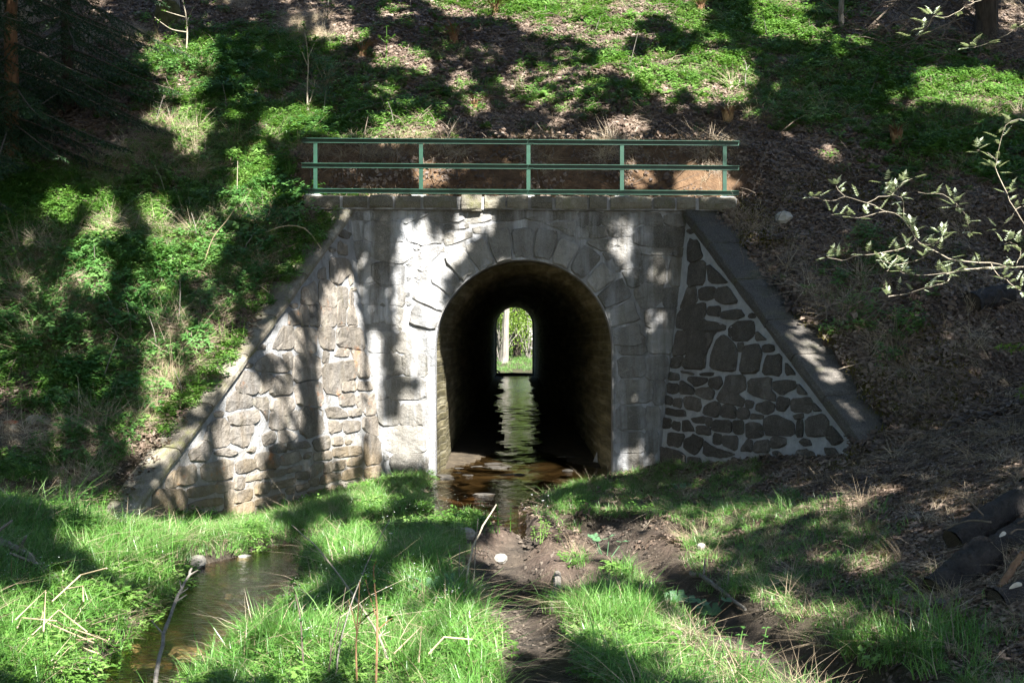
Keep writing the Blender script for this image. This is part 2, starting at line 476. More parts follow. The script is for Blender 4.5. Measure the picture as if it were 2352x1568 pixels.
def terrain(x, y):
    x = np.asarray(x, float); y = np.asarray(y, float)
    n1 = fbm(x * .55, y * .55, 3, 4); n2 = fbm(x * 2.2, y * 2.2, 11, 3)
    front = 4.2 + .65 * (y - 19) - .10 * sstep(15, 12.8, y)
    e = np.minimum(np.minimum(front, 13.2), 13.2 - .65 * (y - 40.7)) + n1 * .42 + n2 * .10
    # mossy shoulder right of the right wing
    e = e + .16 * np.exp(-((x - xl(y) + .55) / .45) ** 2) * (y < 18.3) * sstep(12.9, 14, y)
    e = e + .35 * np.exp(-((x - 5.2) / 1.3) ** 2 - ((y - 15.6) / 1.6) ** 2)
    f = .30 * np.maximum(0, x - 1.75) ** 1.05 * sstep(5, 10, y) + .16 * np.maximum(0, x - 1.75) * sstep(10, 5, y)
    f = f + .10 * np.maximum(0, x - 1.6) * sstep(13, 16.5, y) * 0
    f = f + .22 * np.maximum(0, -2.7 - x)
    f = f + .14 * n1 + n2 * .06 + .03
    f = f - (.17 + .5 * np.maximum(0, n1)) * np.exp(-(np.maximum(0, x - xl(y) - .35) / .55) ** 2) * sstep(11.2, 12.2, y) * sstep(18.6, 17.5, y) * (x < .5) * (x > xl(y) - 1.0)
    f = np.minimum(f, 6 + n1)
    far = .42 + .045 * np.maximum(0, y - 60) + .25 * np.maximum(0, np.abs(x - .15) - 1.2) + n1 * .3
    f = np.where(y > 45, far, f)
    for tr in TRACKS:
        d = polyd(x, y, tr)
        f = f - .17 * sstep(.14, -.12, d) + .018 * np.exp(-((d - .2) / .12) ** 2)
    k = .25
    h = np.clip(.5 + .5 * (e - f) / k, 0, 1)
    outside = f * (1 - h) + e * h + k * h * (1 - h)
    xlo = xl(y) - .20; xro = xr(y) + .42
    chan = (x > xlo) & (x < xro) & (y < 18.27 + KF * x) & (y > END_L.y - .5)
    chan &= ~((x > END_R.x - .1) & (y < END_R.y))
    chan |= (y > 55.6) & (y < 75) & (np.abs(x - .15) < 1.6)
    z = np.where(chan, f, outside)
    # ledge behind the parapet and the raw cut bank above it
    cut = sstep(3.9, 3.3, x) * sstep(-3.5, -3.0, x)
    yy = y - KF * x
    prof = np.where(yy < 18.95, 3.80 + .04 * (yy - 18.2), 3.84 + np.clip((yy - 18.95) / .62, 0, 1) ** .75 * .98)
    led = (yy > 18.27) & (yy < 19.75)
    z = np.where(led, z * (1 - cut) + np.minimum(prof + n2 * .10, np.maximum(z, 3.75) + .3) * cut, z)
    # stream
    w = water_z(y)
    d = np.minimum(np.minimum(polyd(x, y, STREAM), polyd(x, y, SIDE)), polyd(x, y, BAY)) + .16 * fbm(x * 1.6, y * 1.6, 21, 3)
    bed = w - .13 - .09 * sstep(.0, -.4, d) + n2 * .05
    s = sstep(.17, -.05, d)
    inn = (y < 18.4) | (y > 56.2)
    z = np.where(inn, z * (1 - s) + bed * s, z)
    return z

def stream_d(x, y):
    return np.minimum(np.minimum(polyd(x, y, STREAM), polyd(x, y, SIDE)), polyd(x, y, BAY)) + .16 * fbm(np.asarray(x) * 1.6, np.asarray(y) * 1.6, 21, 3)

def track_d(x, y):
    return np.minimum.reduce([polyd(x, y, t) for t in TRACKS]) + .22 * fbm(np.asarray(x) * 2, np.asarray(y) * 2, 31, 3)

DENS = """1 1 1 1 1 3 4 6 6 5 5 5 2 1 1
0 0 4 6 5 4 3 2 4 5 6 6 4 4 3
0 0 5 7 6 5 4 4 5 5 4 6 7 6 6
2 2 5 7 7 5 3 2 1 1 2 3 4 5 6
8 8 8 8 7 2 1 1 1 1 1 2 2 2 3
9 9 8 8 5 2 1 1 1 1 1 2 3 2 3
9 9 8 7 4 2 1 1 1 1 1 2 4 2 2
8 8 7 6 4 2 1 1 1 1 1 2 4 2 1
5 8 6 6 4 2 1 1 1 1 1 2 3 1 1
3 3 5 6 6 6 6 3 3 3 2 1 1 1 1
5 6 7 8 8 8 8 2 7 7 6 3 2 1 1
7 6 7 9 9 8 6 2 5 4 6 6 5 4 2
8 9 9 5 9 9 7 2 3 4 6 6 6 4 2
9 9 8 4 9 9 8 3 6 7 5 6 7 6 5
9 9 5 8 9 9 9 6 7 8 4 6 8 8 7"""
DENS = np.array([[int(c) for c in r.split()] for r in DENS.split('\n')], float) / 9
def green(P):
    """how green the ground is at world points, from a survey of the place"""
    u, v = proj(P)
    u = np.clip(u / 168, 0, 13.999); v = np.clip(v / 112, 0, 13.999)
    i = u.astype(int); j = v.astype(int); a = u - i; b = v - j
    return (DENS[j, i] * (1 - a) + DENS[j, i + 1] * a) * (1 - b) + (DENS[j + 1, i] * (1 - a) + DENS[j + 1, i + 1] * a) * b

def lines(*segs):
    out = [segs[0][0]]
    for a, b, st in segs:
        n = max(1, round((b - a) / st)); out += [a + (b - a) * (k + 1) / n for k in range(n)]
    return np.array(out)
gx = lines((-70, -20, 5), (-20, -10, 1), (-10, 10, .105), (10, 20, 1), (20, 70, 5))
gy = lines((-25, 4, 2), (4, 6, .25), (6, 16, .085), (16, 21, .065), (21, 30, .12), (30, 50, 1), (50, 66, .3), (66, 150, 6))
GX, GY = np.meshgrid(gx, gy)
GZ = terrain(GX, GY)
nx, ny = len(gx), len(gy)
TV = np.stack([GX.ravel(), GY.ravel(), GZ.ravel()], 1)
idx = np.arange(nx * ny).reshape(ny, nx)
TF = np.stack([idx[:-1, :-1].ravel(), idx[:-1, 1:].ravel(), idx[1:, 1:].ravel(), idx[1:, :-1].ravel()], 1)
fc = TV[TF].mean(1); zmin = TV[TF][:, :, 2].min(1); zmax = TV[TF][:, :, 2].max(1)
hole = (np.abs(fc[:, 0] - .16) < 1.5) & (fc[:, 1] > 17.8) & (fc[:, 1] < 18.7) & (zmin < 3.0) & (zmax > .35)
hole |= (np.abs(fc[:, 0] - .16) < 1.5) & (fc[:, 1] > 54.5) & (fc[:, 1] < 56.6) & (zmin < 3.4) & (zmax > .75)
TF = TF[~hole]
gme = mesh_from('ground', TV, TF, M_GROUND, smooth=True)
P = TV
gr = np.where(P[:, 1] > 3, green(P), .3)
gr = np.where(P[:, 1] > 45, .9, gr)
mud = sstep(.12, -.12, track_d(P[:, 0], P[:, 1])) * (P[:, 1] < 17)
sdm = stream_d(P[:, 0], P[:, 1])
mud = np.maximum(mud, sstep(.22, .02, sdm) * sstep(-.12, .0, sdm) * (P[:, 1] < 18.3))
yy = P[:, 1] - KF * P[:, 0]
red = sstep(18.8, 18.98, yy) * sstep(19.62, 19.5, yy) * sstep(3.7, 3.2, P[:, 0]) * sstep(-3.3, -2.9, P[:, 0])
u_, v_ = proj(P)
red = np.maximum(red, .7 * np.exp(-((u_ - 60) / 110) ** 2 - ((v_ - 1030) / 60) ** 2) * (P[:, 1] > 4) * (P[:, 1] < 30))
red = np.maximum(red, 1.0 * sstep(.02, -.10, stream_d(P[:, 0], P[:, 1])) * (P[:, 1] < 18.3))
red = np.maximum(red, .6 * sstep(.55, .7, vnoise(P[:, 0] * .8, P[:, 1] * .8, 77)) * (P[:, 0] > 2.8) * (P[:, 1] > 14.5) * (P[:, 1] < 19))
litm = np.clip(1.15 - gr, 0, 1)
ca = gme.color_attributes.new('cover', 'FLOAT_COLOR', 'POINT')
ca.data.foreach_set('color', np.stack([mud, gr, litm, np.ones(len(P))], 1).astype(np.float32).ravel())
ra = gme.attributes.new('redsoil', 'FLOAT', 'POINT')
ra.data.foreach_set('value', red.astype(np.float32))
ground = link('ground', gme)
tag(ground, 'forest floor and railway embankment of soil and dead leaves', kind='structure')
BVT = BVHTree.FromPolygons([tuple(p) for p in TV], [tuple(f) for f in TF.tolist()])
def gz(x, y): return float(terrain(np.array([x]), np.array([y]))[0])
def hit(x, y, maxd=80):
    """ground point seen at (x, y) of the photograph"""
    d = Vector(((x - 1176) / 3000, 1, (784 - y) / 3000)).normalized()
    r = BVT.ray_cast(Vector((0, 0, EYE)), d, maxd)
    return r[0]

# water
WV = []; WF = []
path = smooth_path([(a, b, 0) for a, b, c in STREAM if b <= 18.1], 6)
# one sheet under the whole channel, shown only where the bed lies deeper
wx = np.concatenate([np.arange(-4.2, -1.4, .12), np.arange(-1.4, 2.0, .07)]); wy = np.concatenate([np.arange(3, 15, .10), np.arange(15, 60, .055)])
WX, WY = np.meshgrid(wx, wy)
amp = sstep(13.5, 19, WY)
WZ = water_z(WY) + amp * (.25 + 1.5 * vnoise(WX * .7, WY * .45, 105)) * (.024 * fbm(WX * 1.3 + .35 * WY, WY * 2.3, 101, 3) + .022 * fbm(WX * 3.4 - .6 * WY, WY * 5.0, 102, 3)) + .006 * fbm(WX * 4, WY * 4, 103, 2) + 0
wi = np.arange(WX.size).reshape(WX.shape)
WF = np.stack([wi[:-1, :-1].ravel(), wi[:-1, 1:].ravel(), wi[1:, 1:].ravel(), wi[1:, :-1].ravel()], 1)
WVv = np.stack([WX.ravel(), WY.ravel(), WZ.ravel()], 1)
cc = WVv[WF].mean(1)
keep = (stream_d(cc[:, 0], cc[:, 1]) < .22) & ((cc[:, 1] < 17.6) | (np.abs(cc[:, 0] - .15) < np.interp(cc[:, 1], [18.3, 19.6, 22, 27, 32, 60], [1.45, .75, .30, .34, .52, .60]) + .55 * fbm(cc[:, 1] * .9, cc[:, 0] * 2.2, 104, 3)))
water = link('stream_water', mesh_from('stream_water', WVv, WF[keep], M_WATER, smooth=True))
tag(water, 'shallow brown brook flowing out of the tunnel', kind='structure')

# ------------------------------------------------------------------ portal wall
ACX, ACZ, AR = .168, 1.735, 1.222
def arch(n=40, r=AR, cx=ACX, cz=ACZ, zb=-.5):
    pts = [(cx - r, zb)] + [(cx - r, zb + (cz - zb) * k / 4) for k in range(1, 4)]
    pts += [(cx - r * math.cos(math.pi * k / n), cz + r * math.sin(math.pi * k / n)) for k in range(n + 1)]
    pts += [(cx + r, cz + (zb - cz) * k / 4) for k in range(1, 5)]
    return pts

portal = thing('tunnel_portal', (ACX, YF, 0), 'pale lime-streaked stone portal wall with a round arch over the brook', 'tunnel portal')

def facade(yf, ythick, x0, x1, ztop, cx, cz, r, mat, parent, name):
    A = arch(40, r, cx, cz)
    n = len(A); V = []; F = []
    O = []
    for (x, z) in A:                                    # matching outer outline
        if z <= cz and x < cx: O.append((x0, z))
        elif z <= cz and x > cx: O.append((x1, z))
        else:
            dx, dz = x - cx, z - cz
            s = 1e9
            if dx < 0: s = min(s, (x0 - cx) / dx)
            if dx > 0: s = min(s, (x1 - cx) / dx)
            if dz > 1e-9: s = min(s, (ztop - cz) / dz)
            O.append((cx + dx * s, cz + dz * s))
    for dy in (0, ythick):
        for lst in (A, O):
            for (x, z) in lst: V.append((x, yf(x) + dy, z))
    for i in range(n - 1):
        F.append((i, i + 1, n + i + 1, n + i))
        F.append((2 * n + i, 3 * n + i, 3 * n + i + 1, 2 * n + i + 1))
        F.append((i, 2 * n + i, 2 * n + i + 1, i + 1))
        F.append((n + i, n + i + 1, 3 * n + i + 1, 3 * n + i))
    # corners
    for (cxx, s) in ((x0, 0), (x1, 1)):
        k = len(V)
        V += [(cxx, yf(cxx), ztop), (cxx, yf(cxx) + ythick, ztop)]
        for i in range(n - 1):
            a, b = O[i], O[i + 1]
            if (abs(a[0] - cxx) < 1e-6) != (abs(b[0] - cxx) < 1e-6) and max(a[1], b[1]) > ztop - 1e-6:
                F.append((n + i, k, n + i + 1)); F.append((3 * n + i, k + 1, 3 * n + i + 1))
                F += [(n + i, 3 * n + i, k + 1, k), (n + i + 1, 3 * n + i + 1, k + 1, k)]
    return part(name, V, F, mat, parent)

FX0, FX1, FTOP = -2.84, 3.13, 3.635
facade(fy, .5, FX0, FX1, FTOP, ACX, ACZ, AR, M_FMORT, portal, 'mortar_wall')

# vault
def section(y, n=28):
    t = min(1, max(0, (y - 18.4) / 37.6))
    st = .045 * max(0, min(1, (19.3 - y) / .3)); cx = ACX + t * (.11 - ACX); hw = 1.165 + st - t * .345; cz = ACZ + t * .80; hh = 1.165 + st - t * .40
    zb = -.5 + t * .3
    pts = [(cx - hw, zb + (cz - zb) * k / 6) for k in range(6)]
    pts += [(cx - hw * math.cos(math.pi * k / n), cz + hh * math.sin(math.pi * k / n)) for k in range(n + 1)]
    pts += [(cx + hw, cz + (zb - cz) * k / 6) for k in range(1, 7)]
    return pts
VV = []; VF = []
ysec = list(np.concatenate([np.arange(18.3, 24, .35), np.arange(24, 56.01, 2.0)])) + [56.4]
for y in ysec:
    rg = 1 + .006 * math.sin(y * 9)
    for (x, z) in section(y):
        nz = .02 * (vnoise(np.array([y * 1.5]), np.array([x * 3 + z * 2]), 5)[0] - .5)
        VV.append((x * rg + nz, y, z + nz))
m = len(section(20))
for i in range(len(ysec) - 1):
    for k in range(m - 1):
        VF.append((i * m + k, i * m + k + 1, (i + 1) * m + k + 1, (i + 1) * m + k))
part('vault_lining', VV, VF, M_VAULT, portal, smooth=True)
# stream bed inside the tunnel
BV = []; BF = []
bx = np.linspace(-1.35, 1.65, 12); by = np.concatenate([[16.9, 17.4, 17.9], np.arange(18.4, 57.5, .8)])
for y in by:
    for x in bx:
        BV.append((x, y, float(water_z(y)) - .10 - .22 * min(1, max(0, (18.5 - y) / 1.2)) + .26 * min(.5, max(0, abs(x - .12) - .22)) * min(1, max(0, (y - 18.6) / 2)) + .10 * (vnoise(np.array([x * 2]), np.array([y]), 8)[0] - .5)))
for i in range(len(by) - 1):
    for k in range(11):
        BF.append((i * 12 + k, i * 12 + k + 1, (i + 1) * 12 + k + 1, (i + 1) * 12 + k))
bed = link('tunnel_bed', mesh_from('tunnel_bed', BV, BF, M_BED, smooth=True))
tag(bed, 'dark silted stone bed inside the tunnel', kind='structure')
facade(lambda x: 56.0, .5, -2.6, 2.9, 3.95, .11, 2.535, .765, M_FMORT, portal, 'far_wall')

def stone(poly, P0, n, mat, parent, h=.028, name='stone', chop=True, grow=0.0):
    """a rough stone: traced outline on a wall plane, pillowed face proud of the mortar"""
    pts = [Vector(p) for p in poly]
    c = sum(pts, Vector()) / len(pts)
    pts = [p + (p - c).normalized() * grow for p in pts]
    if chop:                                            # one corner-cutting pass rounds the outline
        q = []
        for i in range(len(pts)):
            a, b = pts[i], pts[(i + 1) % len(pts)]
            q += [a.lerp(b, .16), a.lerp(b, .84)]
        pts = q
    size = sum((p - c).length for p in pts) / len(pts)
    q = []
    for i in range(len(pts)):
        a, b = pts[i], pts[(i + 1) % len(pts)]
        q.append(a)
        if (b - a).length > .11: q.append(a.lerp(b, random.uniform(.4, .6)))
    pts = q
    jit = min(.013, size * .065)
    pts = [p + (p - c).normalized() * random.uniform(-jit, jit) for p in pts]
    k = len(pts); V = []; F = []
    h *= random.uniform(.7, 1.25)
    ins = min(.25, .018 / max(size, .03))
    tilt = Vector((random.uniform(-1, 1), random.uniform(-1, 1), random.uniform(-1, 1))) * .05
    for ring, (dep, inset) in enumerate(((-.03, 0), (h * .55, 0), (h, ins))):
        for p in pts:
            q = p.lerp(c, inset) + n * dep
            if ring == 2: q += n * ((p - c).dot(tilt) + random.uniform(-.009, .009))
            elif ring == 1: q += n * random.uniform(-.005, .004)
            V.append(q)
    V.append(c + n * h * random.uniform(1.0, 1.35))
    for r_ in range(2):
        for i in range(k):
            F.append((r_ * k + i, r_ * k + (i + 1) % k, (r_ + 1) * k + (i + 1) % k, (r_ + 1) * k + i))
    for i in range(k): F.append((2 * k + i, 2 * k + (i + 1) % k, 3 * k))
    return part(name, V, F, mat, parent)

def fill_stones(polys, inside, bounds, P0, n, mat, parent, tries, rmax, h, asp=1.3):
    """small packing stones in the joints the traced ones leave open; plane coordinates are (x, z) of the wall"""
    E = []
    for p in polys:
        for a, b in zip(p, p[1:] + p[:1]): E.append((a.x, a.z, b.x, b.z))
    E = np.array(E)
    C = np.array([(sum(q.x for q in p) / len(p), sum(q.z for q in p) / len(p), max(math.hypot(q.x - p[0].x, q.z - p[0].z) for q in p)) for p in polys])
    rn = random.Random(17); made = []
    for t in range(tries):
        x = rn.uniform(bounds[0], bounds[1]); z = rn.uniform(bounds[2], bounds[3])
        r = inside(x, z)
        if r < .05: continue
        dx, dz = E[:, 2] - E[:, 0], E[:, 3] - E[:, 1]
        tt = np.clip(((x - E[:, 0]) * dx + (z - E[:, 1]) * dz) / (dx * dx + dz * dz + 1e-9), 0, 1)
        d = float(np.hypot(x - E[:, 0] - tt * dx, z - E[:, 1] - tt * dz).min())
        # inside a traced stone? even-odd test
        hit_ = False
        for p in polys:
            if abs(p[0].x - x) > 1 or abs(p[0].z - z) > 1: continue
            c = False; m = len(p)
            for i in range(m):
                a, b = p[i], p[i - 1]
                if (a.z > z) != (b.z > z) and x < (b.x - a.x) * (z - a.z) / (b.z - a.z) + a.x: c = not c
            if c: hit_ = True; break
        if hit_: continue
        for (mx, mz, mr) in made: d = min(d, math.hypot(x - mx, z - mz) - mr)
        r = min(r, d - .016, rmax)
        if r < .038: continue
        made.append((x, z, r))
        k = rn.choice((5, 6, 7)); a0 = rn.uniform(0, 6.28); q = []
        for i in range(k):
            a = a0 + 6.283 * i / k + rn.uniform(-.25, .25); rr = r * rn.uniform(.8, 1.08)
            X = x + math.cos(a) * rr; Z = z + math.sin(a) * rr
            Yp = P0.y - ((X - P0.x) * n.x + (Z - P0.z) * n.z) / n.y
            q.append(Vector((X, Yp, Z)))
        stone(q, P0, n, mat, parent, h, 'stone', True, 0)

def conv(poly, ox, oy, s):
    return [((ox + x / s) * .57422, (oy + y / s) * .57422) for x, y in poly]
def on_plane(poly, P0, n): return [onplane(x, y, P0, n) for x, y in poly]
def parse(txt):
    out = []
    for ln in txt.strip().split('\n'):
        q = [int(v) for v in ln.replace(',', ' ').split()]
        if len(q) >= 6: out.append(list(zip(q[0::2], q[1::2])))
    return out

FA = parse("""
490 200 600 185 605 260 480 250
625 165 800 170 810 260 650 265
840 190 970 185 975 240 920 272 835 265
985 185 1085 190 1080 215 1010 240 980 240
1115 180 1370 180 1385 265 1190 275 1115 235
1430 190 1610 175 1618 265 1460 275 1428 260
1665 175 1905 170 1915 250 1670 265
1950 175 2175 180 2165 260 1945 250
2205 185 2345 185 2350 255 2205 250
430 280 500 285 515 415 490 432 430 425
565 280 860 270 885 430 740 438 565 425
945 285 1050 280 1225 300 1215 440 1060 455 925 430
1255 295 1420 285 1430 325 1245 340
1500 320 1720 285 1735 320 1620 355 1490 365
1255 370 1465 360 1440 410 1275 465 1245 440
2115 290 2265 280 2275 335 2250 350 2130 300
2290 290 2352 280 2352 385 2300 370
425 450 590 445 595 575 430 575
620 460 860 455 960 560 850 625 615 580
1040 490 1170 480 1185 540 1080 640 1040 600
450 600 610 600 610 790 460 780
625 620 880 640 870 810 640 790
500 810 690 810 700 970 490 970
720 830 880 830 890 985 725 975
510 990 700 990 705 1130 500 1130
730 1000 880 1005 850 1130 735 1130
""")
FF = parse("""
195 720 395 725 400 850 200 845
210 875 430 870 435 1005 215 1010
230 1025 330 1025 330 1165 235 1165
250 1180 410 1180 415 1335 290 1340
340 1355 590 1355 590 1525 340 1525
405 725 590 725 585 850 400 850
445 870 595 865 595 1005 440 1005
335 1025 580 1030 578 1165 340 1165
430 1215 570 1205 578 1335 500 1345 425 1325
360 1540 600 1540 600 1680 380 1680
2075 565 2285 560 2285 685 2085 690
2095 705 2245 700 2240 860 2100 850
1890 745 2060 735 2065 860 1895 865
1893 895 2060 890 2060 1010 1895 1015
2075 880 2215 880 2210 1030 2070 1030
1887 1045 2105 1040 2105 1190 1885 1195
2125 1045 2195 1045 2190 1195 2125 1195
1882 1225 2060 1225 2060 1360 1880 1365
2070 1230 2165 1230 2160 1370 2065 1370
1875 1395 2060 1395 2055 1525 1870 1525
2070 1395 2150 1395 2140 1530 2065 1530
1870 1545 2045 1545 2040 1690 1870 1690
2055 1550 2130 1550 2120 1690 2055 1690
""")
FB = parse("""
40 265 285 260 290 390 130 425 40 400
330 275 515 265 510 400 420 415 325 385
570 280 785 275 770 370 690 410 560 400
800 270 975 280 1005 370 1000 400 820 405
1060 295 1280 290 1270 410 1170 410 1060 390
10 440 150 430 145 550 5 550
190 435 350 430 350 545 180 545
390 440 640 430 660 530 430 545
710 480 770 435 1080 440 1255 435 1250 650 1100 660 710 630
160 580 480 575 480 620 330 705 170 625
510 570 690 560 690 640 520 655
480 690 640 670 740 720 760 890 560 905 460 830
340 730 450 690 440 760 380 800
785 665 1120 660 1110 760 790 750
1150 685 1300 680 1290 760 1155 765
560 950 775 935 780 1080 670 1110 620 1080
795 800 1030 790 1030 1085 900 1075 790 1030
1120 810 1230 805 1315 850 1290 1110 1095 1100
690 1160 790 1100 1010 1100 1010 1270 900 1345 770 1350 740 1270
1030 1140 1245 1150 1240 1210 1030 1210
1030 1225 1195 1225 1195 1345 1040 1345
1290 470 1365 490 1360 550 1280 545
1285 580 1330 580 1325 660 1280 655
1400 280 1600 285 1590 330 1400 325
1640 290 1840 290 1820 390 1720 380
""")
FPOLYS = []
for poly in [conv(p, 1200, 760, 2.138) for p in FA] + [conv(p, 1350, 900, 1.68) for p in FF] + [conv(p, 2300, 760, 2.904) for p in FB]:
    FPOLYS.append(on_plane(poly, FP0, FN))
    stone(FPOLYS[-1], FP0, FN, M_FSTONE, portal, .017, grow=.038)
# ring of voussoirs
for k in range(-6, 8):
    a0 = R(-6.9 + 12 * k + .5); a1 = R(-6.9 + 12 * (k + 1) - .5)
    ro = AR * (1.34 + random.uniform(-.03, .05)); ri = AR * random.uniform(1.008, 1.03)
    q = []
    for (a, r) in ((a0, ri), ((a0 + a1) / 2, ri), (a1, ri), (a1, ro), ((a0 + a1) / 2, ro * 1.0), (a0, ro)):
        x = ACX + math.sin(a) * r; z = ACZ + math.cos(a) * r
        q.append(Vector((x, fy(x), z)))
    stone(q, FP0, FN, M_VOUSS, portal, .032, 'voussoir'); FPOLYS.append(q)
def in_face(x, z):
    d = min(x - FX0, FX1 - x, FTOP - .03 - z, z + .2)
    if z > ACZ: d = min(d, math.hypot(x - ACX, z - ACZ) - AR * 1.09)
    else: d = min(d, abs(x - ACX) - AR * 1.09)
    for T_, B_, sg in ((TOP_L, BOT_L, 1), (TOP_R, BOT_R, -1)):
        xx = T_.x + (B_.x - T_.x) * (T_.z - z) / (T_.z - B_.z)
        if z < 3.5: d = min(d, (x - xx) * sg)
    return d
fill_stones(FPOLYS, in_face, (FX0, FX1, -.1, FTOP), FP0, FN, M_FSTONE, portal, 2600, .11, .014)
# coping course
CB = [(702.5, 786), (790, 848), (851.6, 905.5), (909.5, 968.5), (972.5, 1050.5), (1059.7, 1108), (1112, 1162), (1164, 1214), (1219.5, 1269), (1274.6, 1349.4), (1353, 1395), (1401, 1498), (1501.6, 1552), (1554.5, 1599.5), (1605.4, 1693.4)]
def block(x0, x1, z0, z1, yo, yb, mat, parent, name, jit=.008):
    V = []; F = []
    nn = max(2, int((x1 - x0) / .13))
    rows = [(yb, z0), (yo, z0), (yo - .012, z0 + .03), (yo - .02, (z0 + z1) / 2), (yo - .006, z1 - .02), (yo + .02, z1), (yb, z1)]
    m_ = len(rows)
    for i in range(nn + 1):
        x = x0 + (x1 - x0) * i / nn
        e = .012 if i in (0, nn) else 0
        for (y, z) in rows:
            V.append((x + random.uniform(-.004, .004), y + KF * x + e * (y < yb) + random.uniform(-jit, jit) * (y < yb), z + random.uniform(-jit, jit)))
    for i in range(nn):
        for k in range(m_):
            F.append((i * m_ + k, i * m_ + (k + 1) % m_, (i + 1) * m_ + (k + 1) % m_, (i + 1) * m_ + k))
    F.append(tuple(range(m_))); F.append(tuple(range(nn * m_ + m_ - 1, nn * m_ - 1, -1)))
    return part(name, V, F, mat, parent)
for i, (a, b) in enumerate(CB):
    xa = (a - 1176) / 3000 * YF; xb = (b - 1176) / 3000 * YF
    yo = 17.905 if i != 5 else 17.89
    block(xa + .008, xb - .008, 3.655 - (.03 if i == 5 else 0) + random.uniform(-.005, .005), 3.825 + random.uniform(-.006, .006), yo + random.uniform(-.012, .01), 18.36, M_COPE, portal, 'coping_stone')
V, F = [], []
part('coping_mortar', [(FX0 + .1, 17.935 + KF * FX0, 3.637), (FX1 - .02, 17.935 + KF * FX1, 3.637), (FX1 - .02, 18.34 + KF * FX1, 3.637), (FX0 + .1, 18.34 + KF * FX0, 3.637),
      (FX0 + .1, 17.935 + KF * FX0, 3.81), (FX1 - .02, 17.935 + KF * FX1, 3.81), (FX1 - .02, 18.34 + KF * FX1, 3.81), (FX0 + .1, 18.34 + KF * FX0, 3.81)],
     [(0, 1, 2, 3), (4, 7, 6, 5), (0, 4, 5, 1), (1, 5, 6, 2), (2, 6, 7, 3), (3, 7, 4, 0)], M_FMORT, portal)

